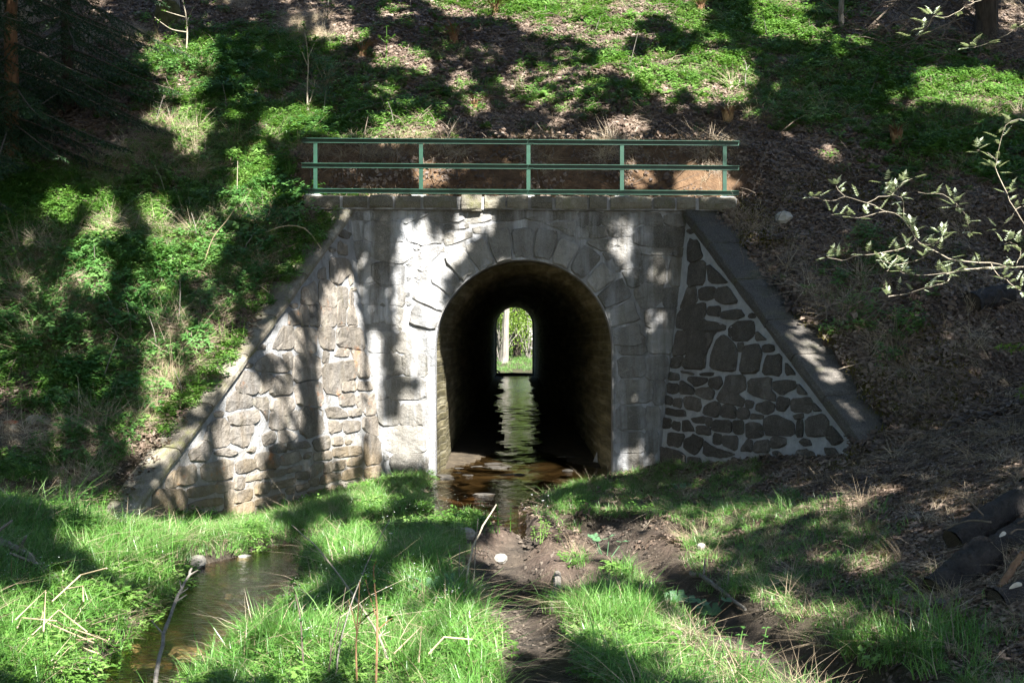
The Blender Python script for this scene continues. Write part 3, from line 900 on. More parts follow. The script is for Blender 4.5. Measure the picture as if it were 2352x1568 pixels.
# ------------------------------------------------------------------ wing walls
LST = parse("""
1320 90 1430 40 1440 160 1310 180
1455 60 1530 30 1530 170 1455 150
1540 0 1640 0 1640 185 1540 180
1655 0 1712 0 1705 180 1650 170
1725 0 1765 40 1790 180 1730 180
1265 200 1340 190 1340 340 1250 340 1200 330
1355 195 1500 200 1500 370 1355 360
1512 195 1622 195 1632 340 1545 330
1650 205 1730 192 1815 200 1845 350 1740 325 1650 320
1645 340 1728 340 1728 390 1640 390
1745 350 1845 370 1875 535 1790 530 1770 400
1560 360 1590 370 1580 430 1548 430
1090 430 1180 380 1260 410 1325 500 1140 500 1080 480
1275 380 1338 370 1335 485 1285 420
1352 380 1520 390 1538 540 1342 575
1548 450 1680 440 1780 420 1775 540 1690 556 1665 655 1560 640
1010 500 1095 520 1105 610 1060 655 965 645 950 590
1120 520 1200 520 1180 615 1110 655
1220 530 1330 520 1335 655 1180 665
1350 590 1530 560 1555 730 1380 740
1685 570 1768 562 1775 630 1682 640
1792 565 1880 572 1890 628 1782 625
895 690 955 645 1055 680 1055 738 880 775
1080 682 1168 682 1162 845 1125 760 1072 730
1195 692 1338 675 1345 755 1280 795 1192 770
1662 660 1768 652 1768 732 1672 738
1788 660 1855 652 1848 720 1830 768 1790 730
885 800 1095 762 1105 830 1040 865 920 870
1192 782 1280 810 1288 895 1182 895
1298 800 1370 772 1378 895 1302 888
1572 752 1648 752 1712 782 1715 812 1592 826
1740 762 1818 752 1818 798 1738 812
1862 700 1915 645 1920 785 1842 795 1845 725
765 870 850 822 898 870 888 1005 782 1015 725 960
912 890 1058 872 1056 930 1010 1025 902 985
1132 940 1200 912 1222 960 1190 988 1140 1008
1242 922 1298 912 1365 940 1338 978 1252 998
1392 752 1540 752 1556 916 1450 955 1392 920
1592 842 1668 852 1676 908 1602 926
1692 842 1808 842 1808 906 1702 926
1832 822 1928 812 1936 950 1832 898
622 1060 720 985 778 1040 738 1108 642 1118
802 1060 868 1042 956 1060 900 1086 812 1078
1082 1082 1158 1062 1236 1080 1236 1168 1092 1178
1182 1030 1238 1004 1296 1030 1288 1058 1192 1058
1312 990 1438 982 1456 1030 1312 1046
1268 1080 1368 1052 1398 1118 1262 1152
1482 980 1588 942 1596 1026 1502 1046
1617 952 1678 952 1688 1000 1622 1012
1502 1062 1606 1048 1606 1106 1482 1116
1622 1032 1816 1012 1816 1076 1632 1096
1842 932 1942 972 1956 1126 1842 1146
542 1172 658 1152 668 1266 552 1296
702 1152 878 1112 916 1132 906 1246 722 1256
942 1132 1068 1102 1076 1176 952 1206
372 1322 586 1322 586 1466 364 1506
612 1312 788 1282 796 1346 622 1376
812 1272 918 1262 926 1316 822 1346
622 1412 848 1372 846 1426 624 1466
942 1242 998 1232 998 1296 942 1316
1022 1232 1128 1202 1126 1246 1022 1266
1142 1192 1288 1172 1286 1216 1142 1246
1302 1172 1396 1152 1396 1186 1302 1206
1082 1292 1178 1267 1168 1336 1082 1356
1202 1272 1358 1232 1346 1286 1202 1316
942 1342 1056 1312 1056 1376 952 1416
1292 1322 1348 1302 1343 1341 1312 1346
1367 1202 1448 1192 1446 1246 1367 1246
1472 1152 1548 1128 1538 1186 1462 1246
1567 1142 1608 1132 1612 1191 1562 1206
1542 1222 1666 1202 1676 1246 1536 1286
1462 1252 1518 1242 1516 1286 1452 1296
1632 1132 1708 1112 1698 1166 1622 1186
1727 1102 1816 1092 1816 1146 1722 1156
1692 1192 1816 1162 1816 1226 1692 1256
1367 1292 1448 1272 1438 1316 1372 1336
1442 1332 1598 1302 1596 1328 1452 1346
1612 1292 1676 1282 1676 1308 1622 1328
1842 1172 1956 1152 1946 1226 1852 1236
462 1502 688 1472 686 1538 472 1562
772 1482 858 1472 856 1518 782 1528
245 1535 355 1435 345 1535 255 1565
872 1342 928 1332 926 1416 872 1446
862 1452 938 1442 936 1496 872 1516
1082 1392 1278 1342 1276 1416 1092 1436
952 1432 1056 1402 1056 1476 962 1496
470 1240 520 1190 530 1290 460 1300
""")
LS2 = parse("""
250 585 400 590 425 700 330 800 262 780
335 445 398 485 398 560 322 540
160 700 208 655 213 760 152 750
162 790 222 782 300 832 298 1000 162 980
312 832 398 832 398 1000 312 1000
12 850 130 785 138 968 12 978
82 985 155 985 158 1155 82 1155
2 992 65 990 70 1155 2 1150
302 1012 385 1012 385 1140 312 1140
415 1012 452 1002 476 1145 400 1148
425 872 448 882 452 978 420 978
405 600 430 640 450 780 420 800
""")
RST = parse("""
510 225 560 240 590 330 505 360
510 365 600 345 598 480 502 492
618 360 690 432 732 473 628 475
500 508 548 503 556 585 480 617 458 617
570 502 658 498 648 567 566 567
672 502 732 498 790 585 702 587 662 568
450 640 530 602 602 592 606 655 580 695 590 690 716 712 712 743 655 755 608 868 598 962 470 957 512 860 500 745 442 728
622 608 683 608 683 662 617 657
697 637 798 622 826 660 770 677 697 677
437 752 490 747 500 838 480 878 417 883
417 897 480 892 455 952 407 952
642 870 677 792 715 772 778 842 783 910 768 972 632 957
737 727 800 692 868 688 886 750 850 797 772 797 742 780
897 748 955 798 892 798
787 817 818 817 813 857 792 857
832 832 898 822 922 860 903 987 802 982 817 880
937 827 988 827 996 858 937 867
947 890 1032 883 1032 997 932 992
1062 925 1122 995 1064 992
400 982 448 992 453 1027 397 1027
462 972 538 987 528 997 472 987
572 987 648 982 638 1002 577 1002
512 1007 608 1012 608 1038 550 1057 507 1030
627 1022 688 1007 697 1050 668 1077 622 1057
387 1042 448 1047 443 1102 382 1097
462 1024 537 1075 533 1107 457 1102
552 1077 618 1067 656 1090 638 1137 552 1113
722 1003 828 1003 832 1078 780 1103 826 1130 817 1177 664 1142 712 1060
852 1022 978 1017 968 1078 1002 1110 997 1147 852 1107
1002 1032 1108 1027 1116 1068 1040 1107 987 1070
1132 1044 1188 1108 1132 1102
372 1112 413 1127 408 1167 372 1157
427 1132 468 1132 463 1182 422 1172
482 1118 568 1132 577 1168 568 1207 487 1187
602 1172 650 1153 687 1162 687 1200 668 1237 592 1217
707 1167 768 1177 777 1200 768 1242 692 1232
792 1192 833 1187 852 1210 843 1242 787 1242
837 1142 877 1152 867 1182 837 1177
897 1162 958 1153 996 1167 987 1207 950 1217 892 1197
1022 1123 1078 1132 1077 1168 1050 1202 1012 1187
1092 1132 1188 1128 1211 1160 1197 1212 1102 1207
1222 1154 1268 1202 1222 1197
377 1182 487 1197 487 1237 372 1222
867 1217 928 1227 927 1247 862 1247
522 1242 598 1232 597 1272 542 1267
612 1242 638 1247 633 1287 607 1277
652 1252 748 1257 752 1327 647 1317
762 1257 818 1262 817 1332 767 1327
837 1267 923 1277 932 1347 842 1357
952 1242 1000 1228 1107 1267 1107 1342 962 1342 942 1290
1112 1227 1158 1217 1157 1242 1122 1247
1127 1262 1158 1262 1157 1342 1127 1342
1182 1242 1278 1222 1302 1270 1272 1347 1182 1337
1312 1284 1392 1368 1332 1397 1292 1350
357 1242 408 1247 403 1297 352 1297
422 1262 458 1267 453 1317 417 1297
472 1262 508 1262 532 1300 537 1317 472 1317
552 1287 628 1292 628 1342 557 1332
397 1322 487 1337 453 1407 387 1397
492 1362 540 1342 587 1360 577 1407 550 1447 482 1417
652 1332 693 1342 688 1387 652 1387
702 1342 788 1347 778 1427 702 1392
842 1372 868 1372 868 1432 802 1427
892 1377 963 1367 967 1437 882 1437
982 1352 1058 1357 1058 1397 982 1417
302 1402 370 1412 457 1432 487 1460 482 1497 302 1507
502 1462 578 1472 568 1537 502 1517
602 1372 640 1402 688 1422 777 1447 700 1467 602 1457
610 760 640 770 640 800 612 860 620 800
""")

def wing(name, label, T, B, E, side, mstone, mmort, mcope, stones, cope_n, over, fasc, cw=.5):
    w = thing(name, (float(E.x), float(E.y), 0), label, 'wing wall')
    n = (B - T).cross(E - T).normalized()
    if n.y > 0: n = -n
    u = (E - T).normalized()
    down = n.cross(u).normalized()
    if down.z > 0: down = -down
    # mortar core
    E2 = E + u * .18
    def drop(p, z):
        return p + down * ((z - p.z) / down.z)
    f = [T, E2, drop(E2, -.55), drop(T, -.55)]
    out = Vector((-side * u.y, side * u.x, 0)).normalized()
    if out.x * side < 0: out = -out
    bk = [p.copy() for p in (T, E2)]
    bk = [p + out * max(.5, cw) for p in bk] + [Vector((E2.x, E2.y, -.55)) + out * .5, Vector((T.x, T.y, -.55)) + out * .5]
    N = 10; V = []; F = []
    for j in range(N + 1):
        for i in range(N + 1):
            V.append(f[0].lerp(f[1], i / N).lerp(f[3].lerp(f[2], i / N), j / N))
    for j in range(N):
        for i in range(N):
            a = j * (N + 1) + i
            F.append((a, a + 1, a + N + 2, a + N + 1))
    k = len(V); V += f + bk
    F += [(k + 4, k + 5, k + 6, k + 7), (k, k + 1, k + 5, k + 4), (k + 1, k + 2, k + 6, k + 5), (k + 2, k + 3, k + 7, k + 6), (k + 3, k, k + 4, k + 7)]
    part('mortar_wall', V, F, mmort, w)
    for p in stones:
        q = on_plane(p, T, n)
        stone(q, T, n, mstone, w, .022, grow=.026 if side > 0 else .030)
    def in_wing(x, z):
        t = (x - T.x) / (E.x - T.x)
        ztop = T.z + (E.z - T.z) * t
        tb = (x - T.x) / (B.x - T.x) if (B.x - T.x) * (x - T.x) > 0 else -1
        d = (ztop - z) * .75 - .03
        xx = T.x + (B.x - T.x) * (T.z - z) / (T.z - B.z)
        return min(d, (x - xx) * side, z + .28)
    fill_stones([on_plane(p, T, n) for p in stones], in_wing, (min(B.x, E.x), max(B.x, E.x), -.2, T.z), T, n, mstone, w, 2200, .085, .020)
    # sloping coping slabs
    up = u.cross(out).normalized()
    if up.z < 0: up = -up
    L = (E - T).length + .1
    a = -.05
    for i in range(cope_n):
        b = a + L / cope_n * (1 + (random.uniform(-.15, .15) if i < cope_n - 1 else 0))
        if i == cope_n - 1: b = L + .02
        V = []; nn = 5
        prof = [(-over, 0.0), (-over - .008, fasc * .5), (-over + .008, fasc - .012), (-over + .03, fasc), (cw * .4, fasc + .012), (cw, fasc), (cw + .02, -.02), (.0, -.015)]
        m_ = len(prof)
        for s_ in range(nn + 1):
            t = a + .008 + (b - a - .016) * s_ / nn
            for (o_, h_) in prof:
                e = .01 if s_ in (0, nn) else 0
                V.append(T + u * t + out * (o_ + random.uniform(-.006, .006)) + up * (h_ - e * (h_ > .05) + random.uniform(-.005, .005)))
        F = []
        for s_ in range(nn):
            for q in range(m_):
                F.append((s_ * m_ + q, s_ * m_ + (q + 1) % m_, (s_ + 1) * m_ + (q + 1) % m_, (s_ + 1) * m_ + q))
        F.append(tuple(range(m_))); F.append(tuple(range(nn * m_ + m_ - 1, nn * m_ - 1, -1)))
        part('coping_slab', V, F, mcope, w)
        a = b
    V = []
    for t in (0, L):
        for (o_, h_) in ((-over + .03, .006), (-over + .03, fasc - .03), (cw - .04, fasc - .02), (cw - .04, .006)):
            V.append(T + u * t + out * o_ + up * h_)
    part('joint_mortar', V, [(0, 1, 5, 4), (1, 2, 6, 5), (2, 3, 7, 6), (3, 0, 4, 7), (0, 3, 2, 1), (4, 5, 6, 7)], mmort, w)
    return w, n, u, out, up

WL = wing('wing_wall', 'sunlit brown stone wing wall sloping down to the left of the tunnel', TOP_L, BOT_L, END_L, -1, M_LSTONE, M_LMORT, M_LCOPE, [conv(p, 400, 1200, 1.7423) for p in LST] + [conv(p, 1200, 760, 2.138) for p in LS2], 7, .05, .09, .27)
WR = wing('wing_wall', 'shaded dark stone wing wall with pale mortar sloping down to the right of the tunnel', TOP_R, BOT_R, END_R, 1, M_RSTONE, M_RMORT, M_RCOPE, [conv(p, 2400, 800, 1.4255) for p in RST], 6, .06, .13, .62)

# ------------------------------------------------------------------ railing
rail = thing('railing', (0.1, 18.1, 3.82), 'green steel railing with three rails and five posts on top of the portal', 'railing')
def lbar(x0, x1, ztop, yb, size=.06, th=.008):
    """angle iron: upright leg at the back, flat flange on top reaching forward"""
    prof = [(size - .06, 0), (size - .06, -th), (size - th - .005, -th - .002), (size - th - .005, -size), (size - .005, -size), (size - .005, 0)]
    V = []; 
    for x in (x0, x1):
        for (dy, dz) in prof: V.append((x, yb + KF * x + dy, ztop + dz))
    F = [(k, (k + 1) % 6, 6 + (k + 1) % 6, 6 + k) for k in range(6)] + [tuple(range(6)), tuple(range(11, 5, -1))]
    return V, F
PX = [726, 967, 1214, 1430.5, 1670]
yb = 18.06
def zat(yp): return EYE + (784 - yp) / 3000 * 18.06
for nm, yl in (('top_rail', 320), ('middle_rail', 377), ('bottom_rail', 435)):
    for (a, b, dz) in ((695, 1213.3, 0), (1214.7, 1703, 0)):
        V, F = lbar((a - 1176) / 3000 * 18.06, (b - 1176) / 3000 * 18.06, zat(yl), yb)
        part(nm, V, F, M_RAIL, rail)
def boxv(x0, x1, y0, y1, z0, z1):
    return [(x0, y0, z0), (x1, y0, z0), (x1, y1, z0), (x0, y1, z0), (x0, y0, z1), (x1, y0, z1), (x1, y1, z1), (x0, y1, z1)], \
           [(0, 3, 2, 1), (4, 5, 6, 7), (0, 1, 5, 4), (1, 2, 6, 5), (2, 3, 7, 6), (3, 0, 4, 7)]
for p in PX:
    x = (p - 1176) / 3000 * 18.06
    V1, F1 = boxv(x - .027, x + .027, yb + .057 + KF * x, yb + .064 + KF * x, 3.80, zat(320) - .01)
    V2, F2 = boxv(x - .027, x - .019, yb + .065 + KF * x, yb + .11 + KF * x, 3.80, zat(320) - .01)
    V, F = join([(V1, F1), (V2, F2)])
    part('post', V, F, M_RAIL, rail)
def bolt(x, y, z, r=.008):
    V, F = tube([Vector((x, y + .006, z)), Vector((x, y - .008, z))], r, 6)
    part('bolt', V, F, M_RAIL, rail)
for p in PX:
    x = (p - 1176) / 3000 * 18.06
    V, F = boxv(x - .06, x + .06, yb + .02 + KF * x, yb + .15 + KF * x, 3.843, 3.851)
    part('base_plate', V, F, M_RAIL, rail)
    for yl in (320, 377, 435): bolt(x, yb + .05 + KF * x, zat(yl) - .032)
for yl in (320, 377, 435):
    x = (1214 - 1176) / 3000 * 18.06
    V, F = boxv(x - .07, x + .07, yb + .043 + KF * x, yb + .0495 + KF * x, zat(yl) - .052, zat(yl) - .012)
    part('splice_plate', V, F, M_RAIL, rail)
for p in PX:
    x = (p - 1176) / 3000 * 18.06 + random.uniform(-.02, .02)
    V, F = boxv(x - .10, x + .10, 17.98 + KF * x, 18.24 + KF * x, 3.795, 3.842)
    V = [(a + random.uniform(-.012, .012), b, c + random.uniform(-.004, .004)) for a, b, c in V]
    part('mortar_pad', V, F, M_PAD, rail)

# ------------------------------------------------------------------ scattered ground cover (uncountable stuff)
def clump_collection(name, meshes):
    c = bpy.data.collections.new(name)
    for i, me in enumerate(meshes):
        o = bpy.data.objects.new(me.name, me); c.objects.link(o)
    return c

def scatter(name, label, P, scl, coll, nvar, tilt=.15, normal=None):
    n = len(P)
    me = bpy.data.meshes.new(name)
    me.vertices.add(n); me.vertices.foreach_set('co', np.asarray(P, np.float32).ravel())
    rot = np.zeros((n, 3), np.float32)
    rot[:, 0] = RNG.normal(0, tilt, n); rot[:, 1] = RNG.normal(0, tilt, n); rot[:, 2] = RNG.uniform(0, 6.283, n)
    if normal is not None:      # lean with the slope: rotate about world x after the spin
        from mathutils import Euler
        for i in range(n):
            q = Euler((0, 0, rot[i, 2])).to_quaternion()
            sl = Vector((0, 0, 1)).rotation_difference(Vector(normal[i]))
            rot[i] = (sl @ Euler((rot[i, 0], rot[i, 1], 0)).to_quaternion() @ q).to_euler()
    for an, tp, dat, key in (('rot', 'FLOAT_VECTOR', rot, 'vector'), ('scl', 'FLOAT', np.asarray(scl, np.float32), 'value'), ('var', 'INT', RNG.integers(0, nvar, n).astype(np.int32), 'value')):
        a = me.attributes.new(an, tp, 'POINT'); a.data.foreach_set(key, dat.ravel())
    o = link(name, me)
    tag(o, label, kind='stuff')
    ng = bpy.data.node_groups.new(name, 'GeometryNodeTree')
    ng.interface.new_socket('Geometry', in_out='INPUT', socket_type='NodeSocketGeometry')
    ng.interface.new_socket('Geometry', in_out='OUTPUT', socket_type='NodeSocketGeometry')
    N = ng.nodes
    gi = N.new('NodeGroupInput'); go = N.new('NodeGroupOutput')
    ci = N.new('GeometryNodeCollectionInfo'); ci.inputs['Collection'].default_value = coll
    ci.inputs['Separate Children'].default_value = True; ci.inputs['Reset Children'].default_value = True
    ip = N.new('GeometryNodeInstanceOnPoints'); ip.inputs['Pick Instance'].default_value = True
    def at(nm, tp):
        a = N.new('GeometryNodeInputNamedAttribute'); a.data_type = tp; a.inputs['Name'].default_value = nm
        return [s for s in a.outputs if s.enabled and s.name == 'Attribute'][0]
    L = ng.links
    L.new(gi.outputs[0], ip.inputs['Points']); L.new(ci.outputs[0], ip.inputs['Instance'])
    L.new(at('var', 'INT'), ip.inputs['Instance Index']); L.new(at('rot', 'FLOAT_VECTOR'), ip.inputs['Rotation'])
    L.new(at('scl', 'FLOAT'), ip.inputs['Scale']); L.new(ip.outputs[0], go.inputs[0])
    md = o.modifiers.new('scatter', 'NODES'); md.node_group = ng
    return o

def blade(V, F, base, ang, h, w, bend, seg=3):
    d = np.array([math.cos(ang), math.sin(ang), 0]); s = np.array([-d[1], d[0], 0])
    b = len(V)
    for k in range(seg + 1):
        t = k / seg
        c = np.array(base) + d * bend * h * t * t + np.array([0, 0, h * (t - .35 * bend * t * t)])
        ww = w * (1 - t) ** .7
        if k == seg: V.append(c)
        else: V.append(c - s * ww); V.append(c + s * ww)
    for k in range(seg - 1):
        F.append((b + 2 * k, b + 2 * k + 1, b + 2 * k + 3, b + 2 * k + 2))
    F.append((b + 2 * (seg - 1), b + 2 * (seg - 1) + 1, b + 2 * seg))

def leaf(V, F, p, dirv, up, L, W, fold=.25):
    dirv = np.array(dirv, float); dirv /= np.linalg.norm(dirv)
    side = np.cross(dirv, up); side /= (np.linalg.norm(side) + 1e-9)
    nrm = np.cross(side, dirv)
    b = len(V); p = np.array(p, float)
    V += [p, p + dirv * L * .38 - side * W + nrm * W * fold, p + dirv * L * .45 - nrm * W * fold * .3, p + dirv * L * .38 + side * W + nrm * W * fold, p + dirv * L - nrm * L * .12]
    F += [(b, b + 2, b + 1), (b, b + 3, b + 2), (b + 2, b + 4, b + 1), (b + 2, b + 3, b + 4)]

def grass_tuft(i, n, h0, rad, w, mat, bend=(.2, 1.1), dry=.12):
    V = []; F = []; MI = []
    for k in range(n):
        f0 = len(F); dr = random.random() < dry
        r = rad * math.sqrt(random.random()); a = random.uniform(0, 6.283)
        blade(V, F, (r * math.cos(a), r * math.sin(a), -.01), random.uniform(0, 6.283), h0 * random.uniform(.5, 1.15), w * random.uniform(.7, 1.2), random.uniform(*bend) + (.8 if dr else 0))
        MI += [int(dr)] * (len(F) - f0)
    return mesh_from('grass_tuft', V, F, [mat, M_DRYGR], MI)

def herb_clump(i, n, rad, h, L, mat, nl=(4, 6)):
    V = []; F = []
    for k in range(n):
        r = rad * math.sqrt(random.random()); a = random.uniform(0, 6.283)
        hh = h * random.uniform(.35, 1.1)
        c = np.array([r * math.cos(a), r * math.sin(a), hh])
        a0 = random.uniform(0, 6.283)
        m = random.randint(*nl)
        for q in range(m):
            aa = a0 + 6.283 * q / m + random.uniform(-.3, .3)
            d = (math.cos(aa), math.sin(aa), random.uniform(-.25, .45))
            l = L * random.uniform(.6, 1.15)
            leaf(V, F, c + np.array([0, 0, random.uniform(-.03, .02)]), d, (0, 0, 1), l, l * random.uniform(.26, .36))
        blade(V, F, (r * math.cos(a) * .8, r * math.sin(a) * .8, -.01), a, hh, .0022, .1, 1)
    return mesh_from('herb_clump', V, F, mat)

def fern_clump(i, n, L, mat):
    V = []; F = []
    for k in range(n):
        a = random.uniform(0, 6.283); el = random.uniform(.3, .9)
        d = np.array([math.cos(a) * math.cos(el), math.sin(a) * math.cos(el), math.sin(el)])
        s = np.array([-math.sin(a), math.cos(a), 0])
        l = L * random.uniform(.5, 1.1)
        for q in range(7):
            t = .25 + .75 * q / 7
            c = d * l * t - np.array([0, 0, .35 * l * t * t])
            w = l * .32 * (1.15 - t)
            for sg in (-1, 1):
                leaf(V, F, c, s * sg + d * .5, (0, 0, 1), w, w * .3)
    return mesh_from('feathery_clump', V, F, mat)

def twig_litter(i):
    L = []
    for k in range(4):
        b = Vector((random.uniform(-.2, .2), random.uniform(-.2, .2), random.uniform(.01, .04))); a = random.uniform(0, 6.283); l = random.uniform(.12, .5)
        e = b + Vector((math.cos(a) * l, math.sin(a) * l, random.uniform(-.01, .07)))
        L.append(tube([b, b.lerp(e, .5) + Vector((random.uniform(-.03, .03), random.uniform(-.03, .03), .02)), e], [.005, .004, .002], 4))
    V, F = join(L)
    return mesh_from('fallen_twigs', V, F, M_DEADTW)

def litter_patch(i, n, rad, L, mat):
    V = []; F = []
    for k in range(n):
        r = rad * math.sqrt(random.random()); a = random.uniform(0, 6.283)
        b = random.uniform(0, 6.283)
        l = L * random.uniform(.5, 1.3)
        d = np.array([math.cos(b), math.sin(b), random.uniform(-.35, .45)])
        up = np.array([random.uniform(-.5, .5), random.uniform(-.5, .5), 1])
        leaf(V, F, (r * math.cos(a), r * math.sin(a), random.uniform(.004, .035)), d, up, l, l * random.uniform(.28, .42), random.uniform(-.5, .7))
    return mesh_from('litter_patch', V, F, mat)

C_GRASS = clump_collection('grass_kinds', [grass_tuft(i, 34, .22, .085, .0030, M_GRASS) for i in range(4)] + [grass_tuft(i, 26, .30, .09, .0034, M_GRASS, (.3, 1.4)) for i in range(2)])
C_SHORT = clump_collection('short_grass_kinds', [grass_tuft(i, 30, .10, .09, .0026, M_GRASS, (.4, 1.6)) for i in range(4)])
C_DRY = clump_collection('dry_grass_kinds', [grass_tuft(i, 30, .24, .06, .0022, M_DRYGR, (1.2, 2.4)) for i in range(5)])
C_HERB = clump_collection('herb_kinds', [herb_clump(i, 14, .14, .11, .044, M_HERB) for i in range(6)])
C_NET = clump_collection('nettle_kinds', [herb_clump(i, 14, .15, .22, .058, M_NETTLE, (4, 5)) for i in range(6)])
C_FERN = clump_collection('feathery_kinds', [fern_clump(i, 9, .20, M_HERB) for i in range(4)])
C_TWIG = clump_collection('twig_kinds', [twig_litter(i) for i in range(5)])
C_LIT = clump_collection('litter_kinds', [litter_patch(i, 22, .20, .07, M_LITTER) for i in range(6)])
C_MOSS = clump_collection('moss_kinds', [grass_tuft(i, 90, .035, .16, .004, M_MOSS, (.2, 1.2)) for i in range(3)])
def flower_clump():
    V = []; F = []
    for k in range(7):
        r = .12 * math.sqrt(random.random()); a = random.uniform(0, 6.283); h = random.uniform(.12, .26)
        c = np.array([r * math.cos(a), r * math.sin(a), h])
        for q in range(4):
            aa = q * 1.57 + a
            leaf(V, F, c, (math.cos(aa), math.sin(aa), .3), (0, 0, 1), .0065, .0035)
    return mesh_from('flower_clump', V, F, M_FLOWER)
C_FLO = clump_collection('flower_kinds', [flower_clump() for i in range(3)])

def surface_points(n, x0, x1, y0, y1):
    x = RNG.uniform(x0, x1, n); y = RNG.uniform(y0, y1, n)
    e = .04
    z = terrain(x, y)
    zx = (terrain(x + e, y) - terrain(x - e, y)) / (2 * e); zy = (terrain(x, y + e) - terrain(x, y - e)) / (2 * e)
    nn = np.stack([-zx, -zy, np.ones(n)], 1); nn /= np.linalg.norm(nn, axis=1)[:, None]
    P = np.stack([x, y, z], 1)
    # nothing grows on walls, on the cliff lines behind them, or in the tunnel
    xlo = xl(y); xro = xr(y)
    okk = nn[:, 2] > .35
    inwall = ((x < xlo + .02) & (x > xlo - .45) & (y < 18.3) & (y > END_L.y - .1)) | ((x > xro - .02) & (x < xro + .45) & (y < 18.3) & (y > END_R.y - .1))
    yy = y - KF * x
    inwall |= (yy > 17.85) & (yy < 18.42) & (x > FX0 - .05) & (x < FX1 + .05)
    inwall |= (np.abs(x - .16) < 1.35) & (y > 17.9) & (z < 3.0) & (y < 56)
    # batter: the foot of the wing walls stands further in than the top
    def foot(p, T, n_):       # signed distance in front of a wall plane
        return (p[:, 0] - T.x) * n_.x + (p[:, 1] - T.y) * n_.y + (p[:, 2] - T.z) * n_.z
    fl = foot(P, TOP_L, WL[1]); fr = foot(P, TOP_R, WR[1])
    inwall |= (fl < .03) & (x > xlo - .3) & (x < -1.2) & (y > END_L.y - .1) & (y < 18.2)
    inwall |= (fr < .03) & (x < xro + .3) & (x > 1.4) & (y > END_R.y - .1) & (y < 18.2)
    okk &= ~inwall
    far = np.hypot(x, y) < 2.0
    okk &= ~far
    return P[okk], nn[okk]

def take(P, N, prob):
    k = RNG.random(len(P)) < prob
    return P[k], N[k]

# ---- slope and ground, X -12..13, Y 4..31
P, N = surface_points(125000, -12, 13, 11.5, 31)
g = green(P); u, v = proj(P)
sd = stream_d(P[:, 0], P[:, 1]); td = track_d(P[:, 0], P[:, 1])
n5 = vnoise(P[:, 0] * .9, P[:, 1] * .9, 41); n6 = vnoise(P[:, 0] * 2.6, P[:, 1] * 2.6, 42); n7 = vnoise(P[:, 0] * .5 + 9, P[:, 1] * .5, 43)
nn_ = .6 * n5 + .4 * n6
vis = (np.abs(u - 1176) < 2600) & (v > -250) & (v < 2200)
dry_ground = ((sd > .10) & (td > -.02)) | (P[:, 1] > 18.4)
yyP = P[:, 1] - KF * P[:, 0]
soilface = (yyP > 18.75) & (yyP < 19.6) & (P[:, 0] > -3.2) & (P[:, 0] < 3.5)
onslope = (P[:, 2] > .55) | (P[:, 1] > 18.2)
n9 = vnoise(P[:, 0] * 5.5, P[:, 1] * 5.5, 46)
gp = sstep(.30, .80, .52 * g + .62 * (.75 * nn_ + .25 * n9) * (.35 + g * .9)) * sstep(.12, .45, n9 + .35 * g)          # patchy cover
gp = np.where(g > .83, np.maximum(gp, .62), gp)
left = (u < 760)
a, b_ = take(P, N, np.where(onslope & dry_ground & vis & ~soilface & ~left, gp * .70, 0))
hh = RNG.uniform(.45, 1.3, len(a)) * (.7 + .6 * vnoise(a[:, 0] * 1.1, a[:, 1] * 1.1, 47))
scatter('ground_elder', 'low bright green leafy herbs covering the embankment above the tunnel', a, hh, C_HERB, 6, .15, b_ * .5 + np.array([0, 0, .5]))
a, b_ = take(P, N, np.where(onslope & dry_ground & vis & ~soilface & left, gp * .36 * sstep(.40, .6, .6 * n7 + .5 * n6), 0))
scatter('nettles', 'nettles and leafy herbs on the bank left of the tunnel', a, RNG.uniform(.4, 1.2, len(a)) * (.6 + .75 * vnoise(a[:, 0] * 1.3, a[:, 1] * 1.3, 48)), C_NET, 6, .15, b_ * .4 + np.array([0, 0, .6]))
a, b_ = take(P, N, np.where(onslope & dry_ground & vis & ~soilface & left, gp * .5 * sstep(.75, .4, n7), 0))
scatter('bank_herbs', 'small leaved herbs among the nettles on the left bank', a, RNG.uniform(.8, 1.4, len(a)), C_HERB, 6, .15, b_ * .4 + np.array([0, 0, .6]))
a, b_ = take(P, N, np.where(onslope & vis & ~soilface, gp * .22, 0))
scatter('feathery_herbs', 'feathery green leaves scattered over the slopes', a, RNG.uniform(.6, 1.3, len(a)), C_FERN, 4, .2, b_ * .5 + np.array([0, 0, .5]))
a, b_ = take(P, N, np.where(onslope & vis & ~soilface & dry_ground, np.where(left, .40, .13) * gp * sstep(.35, .6, 1 - n6), 0))
scatter('slope_grass', 'green grass tufts between the herbs on the slopes', a, RNG.uniform(.6, 1.1, len(a)), C_GRASS, 6, .2)
bare = np.clip(1.05 - gp, 0, 1) * np.where((u > 1680) & (v > 330), .62, 1)
a, b_ = take(P, N, np.where(vis & dry_ground & (np.where(soilface, .12, 1) > RNG.random(len(P))), np.clip(.16 + bare * .62, 0, 1) * np.where(onslope, 1, .25 + .5 * (P[:, 0] > 2.2)), 0))
scatter('leaf_litter', 'pinkish brown dead leaves lying on the forest floor', a, RNG.uniform(.6, 1.2, len(a)) * np.where(a[:, 1] < 13.5, .55, 1), C_LIT, 6, .05, b_)
a, b_ = take(P, N, np.where(vis & dry_ground & onslope, .010 + bare * .03, 0))
scatter('fallen_twigs', 'thin fallen twigs strewn over the forest floor', a, RNG.uniform(.6, 1.5, len(a)), C_TWIG, 5, .08, b_)
dryp = sstep(.62, .8, vnoise(P[:, 0] * 1.3, P[:, 1] * 1.3, 51)) * np.where(left, .6, .06) * onslope
edge = (yyP > 19.35) & (yyP < 19.8) & (P[:, 0] > -3.2) & (P[:, 0] < 3.5)
dryp = np.where(edge, .35 * (n6 > .4), dryp)
